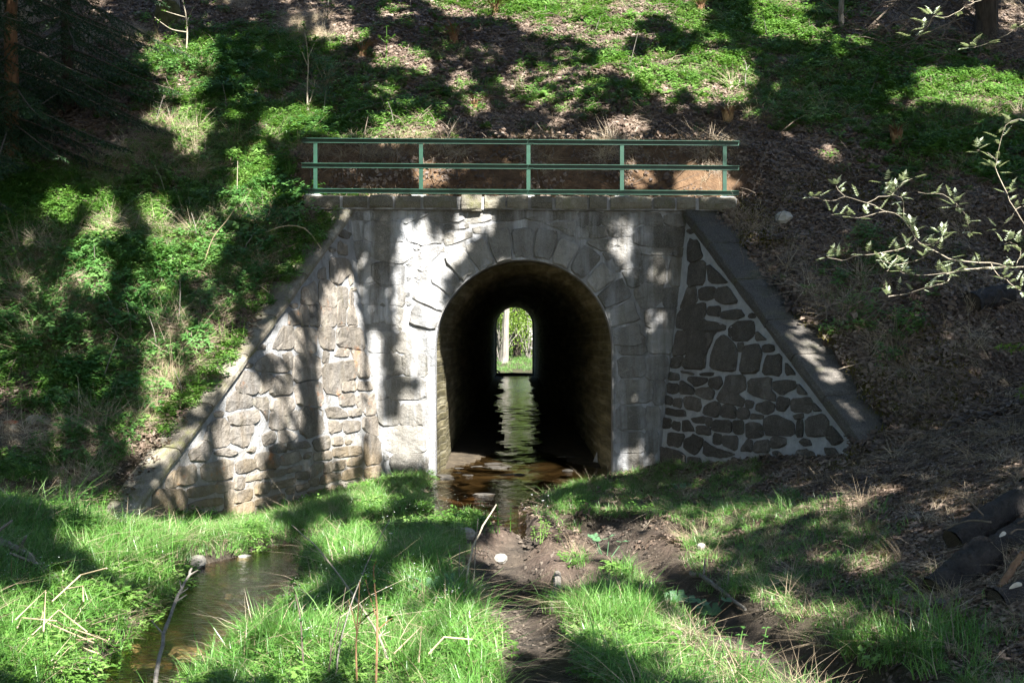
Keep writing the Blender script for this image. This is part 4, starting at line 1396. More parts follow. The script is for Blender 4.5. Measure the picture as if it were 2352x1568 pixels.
nearL = (np.abs(P[:, 0] - xl(P[:, 1]) + .75) < .35) & (P[:, 1] < 18) & (P[:, 1] > 13); nearR = (np.abs(P[:, 0] - xr(P[:, 1]) - .8) < .35) & (P[:, 1] < 18) & (P[:, 1] > 14)
dryp = np.where(nearL | nearR, np.maximum(dryp, np.where(nearL, .22, .10)), dryp)
dryp = np.where((P[:, 0] > 3.5) & (P[:, 0] < 6) & (P[:, 1] > 14) & (P[:, 1] < 17.5), np.maximum(dryp, .035), dryp)
a, b_ = take(P, N, np.where(vis, dryp, 0))
scatter('dry_grass', 'drooping dry straw tufts on the banks', a, RNG.uniform(.6, 1.3, len(a)), C_DRY, 5, .35, b_ * .7 + np.array([0, -.2, .3]))
mp = sstep(.45, .66, vnoise(P[:, 0] * .9 + 4, P[:, 1] * .9, 61)) * (P[:, 0] > 2.9) * (P[:, 1] > 13.5) * (P[:, 1] < 19) * .8
a, b_ = take(P, N, mp)
scatter('moss_cushions', 'olive brown moss cushions on the bank right of the tunnel', a, RNG.uniform(.8, 1.6, len(a)), C_MOSS, 3, .1, b_)

# ---- plants creeping over the left coping
t_ = RNG.uniform(0, 1.0, 420); o_ = RNG.uniform(.07, .42, 420)
cp = np.array(TOP_L)[None] + t_[:, None] * np.array(END_L - TOP_L)[None] + o_[:, None] * np.array(WL[3])[None] + np.array(WL[4])[None] * .10
kk = (RNG.random(420) < sstep(.35, .62, vnoise(t_ * 9, o_ * 2, 55) * .75 + o_ * .9)) & ~((t_ > .82) & (t_ < .95))
scatter('coping_overgrowth', 'small leafy plants creeping over the coping of the left wing wall', cp[kk], RNG.uniform(.5, 1.0, kk.sum()), C_HERB, 6, .3)
kk = (RNG.random(420) < .35 * (o_ > .12))
scatter('coping_litter', 'dead leaves and twigs caught on the coping of the left wing wall', cp[kk], RNG.uniform(.4, .8, kk.sum()), C_LIT, 6, .4)
# ---- the floor of the cutting
P, N = surface_points(52000, -5.5, 6.0, 4.6, 18.2)
g = green(P); u, v = proj(P)
sd = stream_d(P[:, 0], P[:, 1]); td = track_d(P[:, 0], P[:, 1])
n6 = vnoise(P[:, 0] * 2.2, P[:, 1] * 2.2, 42); n5 = vnoise(P[:, 0] * .9, P[:, 1] * .9, 44); n8 = vnoise(P[:, 0] * 1.4, P[:, 1] * 1.4, 45)
flo = (P[:, 2] < .75 + .25 * (P[:, 0] > 2)) & (u > -1500) & (u < 3800)
dryg = (sd > .06) & (td > .055)
right = P[:, 0] > .9
gp = sstep(.40, .60, .55 * g + .55 * (.55 * n5 + .45 * n6) * (.4 + g * .8))
lush = (P[:, 0] < .3) & (g > .6)
herbz = sstep(.5, .62, n8) * np.where(P[:, 1] < 9.2, .7, .5)
herbz = np.where((u > 1180), herbz * .3, herbz)
herbz = np.where((u < 420) & (v > 1330), np.maximum(herbz, .8), herbz)
a, b_ = take(P, N, np.where(flo & dryg, np.where(lush, .95, gp * np.where(right, .30 * sstep(.3, .6, n8), .75)) * (1 - .8 * herbz), 0))
dd = np.where(a[:, 1] > 11.2, .72, 1.0) * (.75 + .5 * vnoise(a[:, 0] * 1.7, a[:, 1] * 1.7, 49))
wl = (a[:, 0] - xl(a[:, 1]) < .95) & (a[:, 1] > 11.6); dd = np.where(wl, dd * .6, dd)
scatter('tall_grass', 'fresh green grass along the brook and the muddy track', a, RNG.uniform(.6, 1.15, len(a)) * dd * np.where(a[:, 0] < .3, 1, .9), C_GRASS, 6, .2)
a, b_ = take(P, N, np.where(flo & dryg, gp * np.where(right, .35, .25), 0))
scatter('short_grass', 'short grass on the floor of the cutting', a, RNG.uniform(.6, 1.3, len(a)), C_SHORT, 4, .2)
a, b_ = take(P, N, np.where(flo & (sd > .0) & (td > .02), gp * herbz * np.where(right, .25, .75), 0))
scatter('brookside_herbs', 'low leafy herbs in the grass beside the brook', a, RNG.uniform(.55, 1.0, len(a)), C_HERB, 6, .2)
a, b_ = take(P, N, np.where(flo & dryg, np.clip(1.15 - gp, 0, 1) * .6 * (P[:, 0] > .9) * (td > .25), 0))
scatter('floor_litter', 'dead leaves and straw between the grass right of the track', a, RNG.uniform(.4, .7, len(a)), C_LIT, 6, .05, b_)
a, b_ = take(P, N, np.where(flo & dryg & (P[:, 0] < .3), .035 * sstep(.5, .7, n5), 0))
scatter('cuckoo_flowers', 'tiny white flowers dotted through the grass by the brook', a, RNG.uniform(.7, 1.1, len(a)), C_FLO, 3, .1)
a, b_ = take(P, N, np.where(flo & dryg & right, .05, .012 * flo * dryg))
scatter('floor_dry_grass', 'pale dry tufts on the floor right of the track', a, RNG.uniform(.5, .9, len(a)), C_DRY, 5, .3)
k = (td < .06) & (P[:, 2] < .8) & (sd > 0)
def clod(i):
    V = []; F = []
    for q in range(9):
        r = .16 * math.sqrt(random.random()); a = random.uniform(0, 6.283); s = random.uniform(.008, .028); b = len(V); c = np.array([r * math.cos(a), r * math.sin(a), s * .3])
        for dx, dy, dz in ((1, 0, 0), (.3, 1, .1), (-1, .4, 0), (-.5, -.9, .1), (.6, -.8, 0), (.1, .1, .8)):
            V.append(c + np.array([dx, dy, dz]) * s * np.array([random.uniform(.7, 1.2), random.uniform(.7, 1.2), random.uniform(.6, 1.3)]))
        F += [(b + j, b + (j + 1) % 5, b + 5) for j in range(5)]
    for q in range(5):
        r = .16 * math.sqrt(random.random()); a = random.uniform(0, 6.283); d = random.uniform(0, 6.283); l = random.uniform(.02, .07); b = len(V)
        c = np.array([r * math.cos(a), r * math.sin(a), .012]); e = c + np.array([math.cos(d) * l, math.sin(d) * l, .01]); w = np.array([-math.sin(d), math.cos(d), 0]) * .0022
        V += [c - w, c + w, e]; F.append((b, b + 1, b + 2))
    return mesh_from('mud_clod', V, F, M_CLOD)
M_CLOD = simple('mud_clod', (.030, .024, .019), (.11, .09, .07), 9, .9, .6, .02, vary=.8)
C_CLOD = clump_collection('clod_kinds', [clod(i) for i in range(5)])
a, b_ = take(P, N, np.where(k, .18, 0))
scatter('mud_clods', 'crumbled clods and bits of straw on the muddy wheel tracks', a, RNG.uniform(.4, .9, len(a)), C_CLOD, 5, .1, b_)
# ---- beyond the far end of the tunnel
P, N = surface_points(5000, -7, 7, 57, 80)
a, b_ = take(P, N, np.where(np.abs(P[:, 0] - .15) > .0, .75, 0))
scatter('far_grass', 'sunny grass beyond the far end of the tunnel', a, RNG.uniform(.6, 1.1, len(a)), C_GRASS, 6, .2)

# ------------------------------------------------------------------ unseen tree crowns, shaped to leave the light patches below open
LIT = """205 537 266 568|164 592 236 681|20 660 143 776 0 .6|307 636 396 729 0 .8|355 537 512 636|478 681 533 749 0 .7|341 735 427 824 0 .7|437 770 547 845|328 824 393 944|393 852 478 978 0 .6|307 971 383 1050|185 807 260 852 0 .4|219 879 260 927 0 .5|0 776 30 893 0 .5
519 824 567 879|608 749 670 814|519 860 600 1000|500 960 596 1060|616 870 676 1010 0 .85|640 740 682 880 0 .8|740 640 826 1050|850 780 866 1140|532 1030 590 1215|355 1100 427 1176 0 .7|755 1030 800 1120 0 .7|378 975 460 1094 0 .8|690 690 712 800 0 .5
915 560 1035 640|915 620 1010 765|936 505 978 575|1008 530 1070 605|1055 468 1128 512|1020 508 1148 540 0 .55|1130 535 1166 575 0 .7|826 600 852 710 0 .4|890 650 920 704 0 .3|743 485 796 525 0 .6
925 750 1011 860|972 800 1004 1060|925 915 990 1045|886 975 990 1058|1404 520 1450 562 0 .7|1390 570 1436 630|1496 600 1520 640 0 .6|1496 725 1520 750 0 .6|1418 1026 1488 1090 0 .65|1215 510 1250 575 0 .45
1576 500 1605 517 0 .7|1778 758 1884 832 0 .75|1868 848 1904 872 0 .7|1916 936 1952 968 0 .7
137 1146 239 1273 0 .7|0 1355 300 1600|235 1222 432 1341|300 1341 430 1454 0 .45|430 1310 660 1440 0 .5|513 1195 634 1255|430 1195 550 1292|715 1212 806 1292|600 1270 682 1360 0 .5|470 1430 810 1600|330 1440 420 1568 0 .5|430 1300 600 1480 0 .35
814 1122 873 1180|770 1214 852 1290|903 1330 957 1392|936 1132 1016 1206 0 .5|770 1428 1180 1600|1008 1136 1102 1206 0 .8|1142 1156 1194 1240 0 .8|1190 1176 1332 1248 0 .9|1100 1250 1290 1278|1175 1292 1376 1342|1320 1216 1375 1268|1345 1222 1580 1247 0 .8|1388 1255 1582 1294|1405 1292 1506 1342 0 .8|1120 1415 1300 1490 18|1250 1405 1590 1515 14|990 1035 1012 1105|1020 1083 1105 1114 0 .8|1080 1062 1188 1120 0 .3
1480 1475 1840 1600 10|1546 1270 1636 1308|1546 1178 1664 1254 0 .5|1660 1196 1742 1240 0 .5|1880 1188 1992 1228 0 .45|1700 1374 1860 1452 8|1836 1408 2012 1490 10 .85|1888 1250 1936 1292 0 .6|1949 1284 2004 1316|2093 1144 2200 1172 0 .7|2280 1065 2352 1087 0 .4|1700 1100 1830 1130 0 .3
342 107 430 166|379 190 460 240|393 238 478 344|335 262 405 296|455 107 494 166|622 268 738 316|533 374 614 498|114 456 173 508|210 456 262 522|322 473 381 515|425 442 515 535 0 .6|290 83 412 105 0 .5|213 5 255 33 0 .8|708 8 808 105 0 .8|80 124 152 204 0 .6|18 230 44 310 0 .5|560 200 600 240 0 .4
1010 -30 1256 36|1240 -30 1582 46|1192 22 1310 77|1320 49 1460 108|775 66 825 98|855 111 941 149|903 142 1003 173 0 .8|1039 179 1074 207|855 203 914 241 0 .7|1080 234 1122 262|1149 162 1378 228 0 .85|1214 203 1378 262 0 .7|850 284 992 324|1398 278 1481 310|1456 128 1582 224|1374 128 1460 162|1432 388 1496 426|964 384 1016 420|1016 390 1120 420 0 .4
1546 128 1698 228|1546 -30 1612 70|1724 5 1848 43|1750 42 1858 91|1870 77 1994 159 0 .5|2112 183 2352 241|2230 217 2380 256|1888 347 1922 364|2042 217 2148 269 0 .5|2223 8 2268 50|2290 15 2352 70|1556 390 1668 443|1640 240 1720 275 0 .5|1000 100 1100 130 0 .4|880 20 960 50 0 .7|940 240 1040 270 0 .4|1280 100 1340 130 0 .5"""
LITE = []
WALLROWS = set(e for r_ in LIT.split('\n')[1:4] for e in r_.split('|'))
for ent in LIT.replace('\n', '|').split('|'):
    q = [float(t) for t in ent.split()]
    rot = R(q[4]) if len(q) > 4 else 0; st = q[5] if len(q) > 5 else 1.0
    wl_ = ent in WALLROWS
    LITE.append(((q[0] + q[2]) / 2, (q[1] + q[3]) / 2, (q[2] - q[0]) / 2 + (11 if wl_ else 15), (q[3] - q[1]) / 2 + 13, rot, st, wl_))
def openness(u, v):
    o = np.zeros_like(u)
    wob = 1 + .8 * fbm(u / 30, v / 30, 71, 3) + .5 * fbm(u / 85, v / 85, 74, 2)
    wobw = fbm(u / 24, v / 170, 77, 3) * 1.6
    for cx, cy, rx, ry, rot, st, wl_ in LITE:
        c, s = math.cos(rot), math.sin(rot)
        a = ((u - cx) * c + (v - cy) * s) / rx; b = (-(u - cx) * s + (v - cy) * c) / ry
        q = (np.abs(a) ** 3 + np.abs(b) ** 3) ** (1 / 3) * .97 if wl_ else np.sqrt(a * a + b * b) * .93
        o = np.maximum(o, np.where(q < (1 + .28 * wobw if wl_ else wob), st, 0))
    fleck = (fbm(u / 42, v / 15, 75, 3) > .135) & (v < 330) & (u > 340)
    o = np.maximum(o, .7 * fleck)
    fleck = (fbm(u / 20, v / 48, 78, 3) > .13) & (v < 1150) & (u < 700) & ((v > 330) | (u > 330)) & (u + .72 * v < 1130)
    o = np.maximum(o, .75 * fleck)
    fleck = (fbm(u / 75, v / 12, 79, 3) > .13) & (v > 1120) & (u > 1230)
    o = np.maximum(o, .65 * fleck)
    fleck = (fbm(u / 22, v / 13, 76, 3) > .20) & (u > 1640) & (v > 330)
    o = np.maximum(o, .5 * fleck)
    out = (u < 0) | (u > 2352) | (v < 0) | (v > 1568)
    o = np.where(out, np.maximum(o, .8 * (fbm(u / 120, v / 70, 72, 3) > .12)), o)
    return o

# every surface the sun could reach in the cutting, sampled where it is seen
solid_v = list(map(tuple, TV.tolist())); solid_f = [tuple(f) for f in TF.tolist()]
for w in (portal, WL[0], WR[0]):
    for ch in w.children:
        if ch.name.split('.')[0] in ('mortar_wall', 'coping_slab', 'coping_mortar'):
            b = len(solid_v); off = w.location
            solid_v += [tuple(v.co + off) for v in ch.data.vertices]
            solid_f += [tuple(i + b for i in p.vertices) for p in ch.data.polygons]
BVA = BVHTree.FromPolygons(solid_v, solid_f)
us, vs_ = np.meshgrid(np.arange(-260, 2620, 10.0), np.arange(-60, 1760, 6.0))
us = us.ravel() + RNG.uniform(-5, 5, us.size); vs_ = vs_.ravel() + RNG.uniform(-3, 3, vs_.size)
op = openness(us, vs_)
opn = 1.0 - op
pick = RNG.random(len(us)) < np.where(op > 0, opn * .9, .995)
us, vs_ = us[pick], vs_[pick]
SHADE_TREES = [(9.6, -1.0), (7.5, 3.5), (10.5, 9.0), (-4.6, -2.2), (1.2, -5.0), (13.0, 14.5), (6.6, -7.5), (-8.5, 3.0)]
leafP = []; leafS = []
for x, y in zip(us, vs_):
    d = Vector(((x - 1176) / 3000, 1, (784 - y) / 3000)).normalized()
    h = BVA.ray_cast(Vector((0, 0, EYE)), d, 60)
    if h[0] is None: continue
    p = h[0]
    if p.y > 45 or (p.y > 18.6 and p.z < 3): continue
    t = 11.0 + 4.5 * vnoise(np.array([p.x * .6]), np.array([p.y * .6 + p.z]), 81)[0] + random.uniform(-.6, .6)
    q = p + S * t  # leaf goes on the sun ray of each point to be shaded
    while q.z < EYE + .27 * max(q.y, 0) + 1.2 and t < 30:
        t += 1; q = p + S * t
    area = 60.0 / 9e6 * p.y * p.y / max(.10, abs(d.dot(h[1]))) * max(.05, abs(S.dot(h[1])))
    sz = min(.19, max(.05, math.sqrt(1.9 * area)))
    for k in range(3 if area > .004 else 2):
        leafP.append(tuple(q + Vector((random.uniform(-1, 1), random.uniform(-1, 1), random.uniform(-1, 1))) * sz * .45 * k)); leafS.append(sz)
leafP = np.array(leafP); leafS = np.array(leafS)
KEEP_LIT = []          # twigs that stand in a sunbeam: filled in below
# ------------------------------------------------------------------ rowan twigs hanging in from the right
def z6(x, y, Y): return px((2696 + x / 1.68) * .57422, (900 + y / 1.68) * .57422, Y)
def z3(x, y, Y): return px((2696 + x / 1.68) * .57422, (y / 1.68) * .57422, Y)
rowan = thing('rowan_bough', tuple(px(2420, 640, 9.6)), 'pale rowan bough with young silvery leaves reaching in at the right', 'tree branch')
BR = [([(2600, 290), (2352, 283), (2130, 290), (1900, 312), (1840, 380), (1720, 415), (1560, 460), (1440, 480)], z6, .011, 9.6),
      ([(2340, 280), (2130, 285), (1960, 297), (1830, 330)], z6, .007, 9.55),
      ([(2240, 285), (2130, 255), (1900, 240), (1740, 170), (1620, 95), (1590, 0)], z6, .009, 9.5),
      ([(1620, 95), (1540, 150), (1380, 190), (1250, 200), (1130, 235), (1030, 215)], z6, .005, 9.45),
      ([(1740, 170), (1640, 240), (1500, 260), (1380, 235)], z6, .005, 9.4),
      ([(1500, 205), (1460, 260), (1430, 310)], z6, .004, 9.4),
      ([(1640, 110), (1700, 130), (1790, 110), (1800, 60)], z6, .004, 9.4),
      ([(2130, 255), (2180, 330), (2260, 390), (2330, 440)], z6, .006, 9.5),
      ([(2300, 270), (2330, 180), (2280, 120), (2220, 130)], z6, .005, 9.6),
      ([(1900, 312), (1700, 330), (1560, 330), (1520, 310)], z6, .004, 9.5),
      ([(1600, 1560), (1540, 1470), (1430, 1425), (1240, 1462), (1060, 1442)], z3, .005, 9.5),
      ([(1540, 1480), (1545, 1350), (1480, 1310), (1420, 1230)], z3, .006, 9.5),
      ([(1430, 1425), (1300, 1360), (1150, 1320), (1090, 1250)], z3, .005, 9.45),
      ([(1300, 1362), (1380, 1325), (1460, 1310), (1510, 1250), (1600, 1200)], z3, .004, 9.5),
      ([(1150, 1322), (1050, 1345), (930, 1325)], z3, .003, 9.45),
      ([(1640, 1292), (1730, 1300), (1810, 1310), (1890, 1360), (1900, 1390)], z3, .004, 9.3),
      ([(1890, 1360), (1960, 1440), (1990, 1560)], z3, .004, 9.3),
      ([(2160, 1120), (2190, 980), (2230, 840), (2340, 800)], z3, .005, 9.2),
      ([(2165, 1080), (2100, 1030), (2030, 1010)], z3, .004, 9.2),
      ([(2240, 1300), (2170, 1160), (2160, 1120)], z3, .006, 9.2),
      ([(2500, 1700), (2330, 1480), (2240, 1300)], z3, .008, 9.3),
      ([(2600, 60), (2352, 160), (2240, 230), (2110, 290), (1990, 322)], z3, .005, 8.6),
      ([(2300, -120), (2060, 0), (1960, 42), (1840, 112), (1740, 110)], z3, .004, 8.6),
      ([(1740, 112), (1700, 180), (1620, 250)], z3, .003, 8.6),
      ([(2400, 1380), (2300, 1400), (2260, 1470), (2180, 1540)], z3, .004, 9.4)]
RV, RF = [], []
tw = []
for pts, fn, r0, Y in BR:
    p = smooth_path([fn(x, y, Y + .12 * math.sin(x * .013)) for x, y in pts], 3)
    for q in p[1:-1]:
        q += Vector((random.uniform(-1, 1), random.uniform(-1, 1), random.uniform(-1, 1))) * .006
    rr = [r0 * .5 * (1 - .55 * i / len(p)) for i in range(len(p))]
    tw.append(tube(p, rr, 5))
    n = len(p)
    for i in range(n):
        t = i / (n - 1)
        if random.random() < (.32 + .45 * t) or i == n - 1:
            for k in range(3 if i == n - 1 else random.choice((1, 1, 2))):
                d = Vector((random.uniform(-1, 1), random.uniform(-.8, .5), random.uniform(-.25, 1))).normalized()
                L = random.uniform(.035, .09)
                base = p[i]
                for m in range(4):
                    c = base + d * L * (.4 + .2 * m)
                    s = d.cross(Vector((0, 0, 1))).normalized()
                    for sg in (-1, 1):
                        leaf(RV, RF, c, s * sg + d * .9, (0, 0, 1), .030 * random.uniform(.7, 1.3), .0092)
                leaf(RV, RF, base + d * L, d, (0, 0, 1), .05, .013)
        if (i % 2 == 0): KEEP_LIT.append(p[i])
V, F = join(tw)
tag(part('twigs', V, F, M_PALE, rowan), None, kind='stuff')
tag(part('leaves', RV, RF, M_ROWAN, rowan), None, kind='stuff')

# keep the sunbeam on those twigs open
K = np.array([tuple(k) for k in KEEP_LIT]); Sv = np.array(S)
okm = np.ones(len(leafP), bool)
for k in K:
    d = leafP - k; t = d @ Sv
    okm &= ~((t > 0) & (np.linalg.norm(d - t[:, None] * Sv, axis=1) < .13))
leafP = leafP[okm]; leafS = leafS[okm]

def trunk_mesh(x, y, z0, h, r, lean=(0, 0), flare=1.5, n=9, seg=9, jit=.03):
    pts = []; rad = []
    for i in range(seg + 1):
        t = i / seg; tt = t ** 1.4
        pts.append(Vector((x + lean[0] * t * h + jit * math.sin(i * 1.9 + x), y + lean[1] * t * h + jit * math.cos(i * 1.3 + y), z0 - .25 + h * tt)))
        rad.append(r * ((1 - .72 * tt) + (flare - 1) * math.exp(-t * 14)))
    return tube(pts, rad, n)

# ------------------------------------------------------------------ unseen trees beside and behind the viewer, crowns shaped to cast the shade
tid = np.argmin(np.array([(leafP[:, 0] - x - .36 * 4) ** 2 + (leafP[:, 1] - y) ** 2 for x, y in SHADE_TREES]), axis=0)
TL = ['tall broadleaf tree well to the right of the viewer', 'broadleaf tree a few steps right of the viewer', 'broadleaf tree on the right slope below the leaf litter', 'broadleaf tree behind the viewer on the left',
      'broadleaf tree straight behind the viewer', 'broadleaf tree high on the far right slope', 'broadleaf tree behind the viewer on the right', 'broadleaf tree on the left bank beside the viewer']
for i, (x, y) in enumerate(SHADE_TREES):
    pts = leafP[tid == i]
    if len(pts) == 0: continue
    z0 = gz(x, y)
    top = max(11, float(np.percentile(pts[:, 2], 95)) + 1.5)
    t = thing('broadleaf_tree', (x, y, z0), TL[i], 'tree', 'trees whose crowns shade the cutting')
    V, F = trunk_mesh(x, y, z0, top - z0 + .5, .17 + .03 * (i % 3), (0, 0), 1.5)
    # limbs out to the densest parts of the crown
    limbs = [(V, F)]
    key = np.floor(pts / 2.6).astype(int)
    cells = {}
    for k, p in zip(map(tuple, key), pts): cells.setdefault(k, []).append(p)
    big = sorted(cells.values(), key=len, reverse=True)[:16]
    for c in big:
        m = Vector(np.mean(c, 0)); b = Vector((x, y, max(z0 + 3.5, m.z - .55 * math.hypot(m.x - x, m.y - y) - .5)))
        mid = b.lerp(m, .5) + Vector((0, 0, .3))
        limbs.append(tube(smooth_path([b, mid, m], 3), [.04 - .004 * q for q in range(7)], 5))
    V, F = join(limbs)
    part('trunk', V, F, M_BARK, t)
    n = len(pts)
    sz = leafS[tid == i] * RNG.uniform(.75, 1.2, n)
    nr = Sv + RNG.normal(0, .30, (n, 3)); nr /= np.linalg.norm(nr, axis=1)[:, None]
    a = np.cross(nr, RNG.normal(0, 1, (n, 3))); a /= np.linalg.norm(a, axis=1)[:, None]
    b = np.cross(nr, a)
    pts = pts + RNG.normal(0, .02, pts.shape)
    q = np.stack([pts - a * sz[:, None], pts - b * sz[:, None] * .75, pts + a * sz[:, None], pts + b * sz[:, None] * .75], 1).reshape(-1, 3)
    tag(part('crown', q, np.arange(n * 4).reshape(n, 4), M_CANOPY, t), None, kind='stuff')

# unseen forest added to block sky light on the sides away from the sun
rn4 = np.random.default_rng(44)
SKY_BLOCKERS = [(-9, -3, 15), (-13, 3, 17), (-6.5, -9, 16), (-15, 9, 17), (-11, -12, 18), (-18, -2, 18), (-1.5, -16, 17), (16, 6, 16), (19, 13, 17), (-17, 16, 17), (17, 21, 17), (-13.5, 24, 16)]
FWHERE = ['behind the viewer on the near left', 'left of the viewer level with the camera', 'behind the viewer left of centre', 'on the left bank outside the frame', 'far behind the viewer on the left', 'far left of the viewer', 'straight behind the viewer, farthest back', 'on the right slope outside the frame', 'high on the right slope outside the frame', 'on the upper left bank outside the frame', 'at the far upper right outside the frame', 'at the far upper left outside the frame']
for i, (x, y, h) in enumerate(SKY_BLOCKERS):
    z0 = gz(x, y)
    t = thing('forest_tree', (x, y, z0), 'tall broadleaf forest tree ' + FWHERE[i], 'tree', 'forest trees around the cutting outside the view')
    V, F = trunk_mesh(x, y, z0, h * .8, .2, (0, 0), 1.4)
    part('trunk', V, F, M_BARK, t)
    n = 3000
    cl = rn4.normal(0, 1, (40, 3)) * np.array([2.2, 2.2, 3.6]) + np.array([x, y, z0 + h * .58])
    c = cl[rn4.integers(0, 40, n)] + rn4.normal(0, .75, (n, 3))
    c = c[c[:, 2] > np.maximum(z0 + 2.0, EYE + .30 * np.maximum(c[:, 1], 0) + .5)] if abs(x) < .6 * max(y, 0) + 8 else c[c[:, 2] > z0 + 2.0]
    n = len(c); s_ = rn4.uniform(.16, .32, n)[:, None]
    a = rn4.normal(0, 1, (n, 3)); a /= np.linalg.norm(a, axis=1)[:, None]
    b = np.cross(a, rn4.normal(0, 1, (n, 3))); b /= np.linalg.norm(b, axis=1)[:, None]
    q = np.stack([c - a * s_, c - b * s_ * .6, c + a * s_, c + b * s_ * .6], 1).reshape(-1, 3)
    tag(part('crown', q, np.arange(n * 4).reshape(n, 4), M_CANOPY, t), None, kind='stuff')
# ------------------------------------------------------------------ spruces
def spruce_crown(h, r, nb, seed, hang=.35, dens=26, z_lo=.9, step=.075):
    rn = np.random.default_rng(seed)
    V = []; T = []
    tw = []
    for k in range(nb):
        z = z_lo + (h - z_lo) * (k / nb) ** 1.7
        L = r * (1 - (z / h)) ** .8 * rn.uniform(.7, 1.15)
        a = k * 2.4 + rn.uniform(-.4, .4)
        d = np.array([math.cos(a), math.sin(a), 0]); s = np.array([-d[1], d[0], 0])
        ns = max(3, int(L / step))
        pr = []
        for i in range(ns + 1):
            t = i / ns
            pr.append(np.array([0, 0, z]) + d * L * t + np.array([0, 0, -hang * L * t ** 1.3 + .12 * L * t ** 3]))
        tw.append(tube([Vector(p) for p in pr[::2] + [pr[-1]]], [.016 * (1 - .7 * i / (len(pr[::2]) + 1)) for i in range(len(pr[::2]) + 1)], 4, False))
        for i in range(1, ns + 1):
            t = i / ns
            for sg in (-1, 1):
                l = .34 * L ** .5 * (1.1 - .75 * t) * rn.uniform(.6, 1.15)
                td = s * sg * .8 + d * .6 + np.array([0, 0, -.35 - .35 * rn.random()])
                td /= np.linalg.norm(td)
                nn = max(6, int(l * dens * 5))
                side = np.cross(td, [0, 0, 1.0]); side /= np.linalg.norm(side); up = np.cross(side, td)
                tt = (np.arange(nn) + rn.random(nn)) / nn
                ph = rn.uniform(0, 6.283, nn)
                o = pr[i] + td * (tt * l)[:, None] + np.array([0, 0, -.25]) * ((tt * l) ** 2)[:, None]
                nd = td * .75 + side * np.cos(ph)[:, None] * .75 + up * np.sin(ph)[:, None] * .75
                ln = rn.uniform(.03, .055, nn)[:, None]
                e = o + nd * ln
                wv = np.cross(nd, rn.normal(0, 1, (nn, 3))); wv /= np.linalg.norm(wv, axis=1)[:, None]
                V.append(np.stack([o - wv * .006, o + wv * .006, e], 1).reshape(-1, 3))
    V = np.concatenate(V)
    return V, np.arange(len(V)).reshape(-1, 3), join(tw)

def spruce(loc, h, r, nb, seed, label, mat=None, bark=M_OBARK, tr=.12, lean=(0, 0), z_lo=.9, step=.075, hang=.35, dens=26):
    t = thing('spruce_tree', loc, label, 'spruce', 'spruces beside the cutting')
    V, F = trunk_mesh(loc[0], loc[1], loc[2], h, tr, lean, 1.35)
    part('trunk', V, F, bark, t)
    V, F, (bv, bf) = spruce_crown(h, r, nb, seed, hang, dens, z_lo, step)
    o = link('needles', mesh_from('needles', V, F, mat or M_SPRUCE), t); o['kind'] = 'stuff'
    o = link('branches', mesh_from('branches', bv, bf, M_DEADTW), t); o['kind'] = 'stuff'
    return t
b = hit(22, 372)
spruce((b.x, b.y, b.z), 11, 2.5, 90, 3, 'dark spruce with an orange trunk at the left edge of the slope', M_SPRUCE, M_OBARK, .11, (.012, 0), .5, .075, .5)
b = hit(-190, 330); b2 = Vector((-8.6, 18.4, 0)); b2.z = gz(b2.x, b2.y)
spruce((-7.3, 21.4, gz(-7.3, 21.4)), 10, 2.3, 84, 5, 'dark spruce behind the orange trunked one at the upper left', M_SPRUCE, M_BARK, .10, (0, 0), .3, .085, .5)
spruce((-9.0, 19.0, gz(-9.0, 19.0)), 12, 2.9, 84, 9, 'dark spruce standing left of the orange trunked one', M_SPRUCE, M_BARK, .13, (0, 0), .4, .09, .5)
spruce((5.35, 11.6, gz(5.35, 11.6)), 5.0, 1.15, 34, 12, 'small bright green spruce at the right edge behind the rowan bough', M_SPRUCEL, M_BARK, .06, (0, 0), .35, .075, .30)

# ------------------------------------------------------------------ tree trunks on the slope
def single_trunk(name, p, h, r, mat, label, lean=(0, 0), flare=1.5, base=None, cat='tree'):
    t = thing(name, tuple(p), label, cat)
    V, F = trunk_mesh(p.x, p.y, p.z, h, r, lean, flare, 10, 10, .02)
    part('trunk', V, F, mat, t)
    if base:
        V, F = tube([p + Vector((0, 0, -.2)), p + Vector((.0, 0, .10)), p + Vector((.0, 0, .32))], [r * 1.65, r * 1.35, r * 1.1], 11)
        part('mossy_foot', V, F, base, t)
    return t
def twig_crown(t, p, h, n, spread, mat, seed, z0=.45):
    rn = random.Random(seed); L = []
    for k in range(n):
        z = h * (z0 + (1 - z0) * rn.random()); a = rn.uniform(0, 6.283)
        b = p + Vector((0, 0, z)); l = spread * rn.uniform(.5, 1.1)
        e = b + Vector((math.cos(a) * l, math.sin(a) * l, l * rn.uniform(.2, .9)))
        m = b.lerp(e, .5) + Vector((0, 0, -.1 * l))
        L.append(tube(smooth_path([b, m, e], 3), [.02, .018, .016, .014, .011, .008, .005], 4))
    V, F = join(L); tag(part('branches', V, F, mat, t), None, kind='stuff')
p = hit(386, 46); t = single_trunk('oak_tree', p, 9, .19, M_GBARK, 'thick grey oak trunk with a mossy foot at the top left of the slope', (.01, 0), 1.35, M_MOSSBARK); twig_crown(t, p, 9, 14, 2.2, M_GBARK, 1)
p = hit(2268, 82); t = single_trunk('oak_tree', p, 9, .20, M_BARK, 'dark forked oak trunk at the top right beyond the brush', (.0, 0), 1.4)
V, F = tube(smooth_path([p + Vector((-.05, -.05, .1)), p + Vector((-.28, -.08, 1.2)), p + Vector((-.42, -.1, 3.4))], 4), [.10] * 3 + [.08] * 6, 8); part('second_stem', V, F, M_BARK, t)
V, F = tube(smooth_path([p + Vector((.1, 0, .62)), p + Vector((.5, -.1, .9)), p + Vector((1.6, -.2, .98))], 4), [.045] * 4 + [.035] * 5, 6); part('limb', V, F, M_BARK, t)
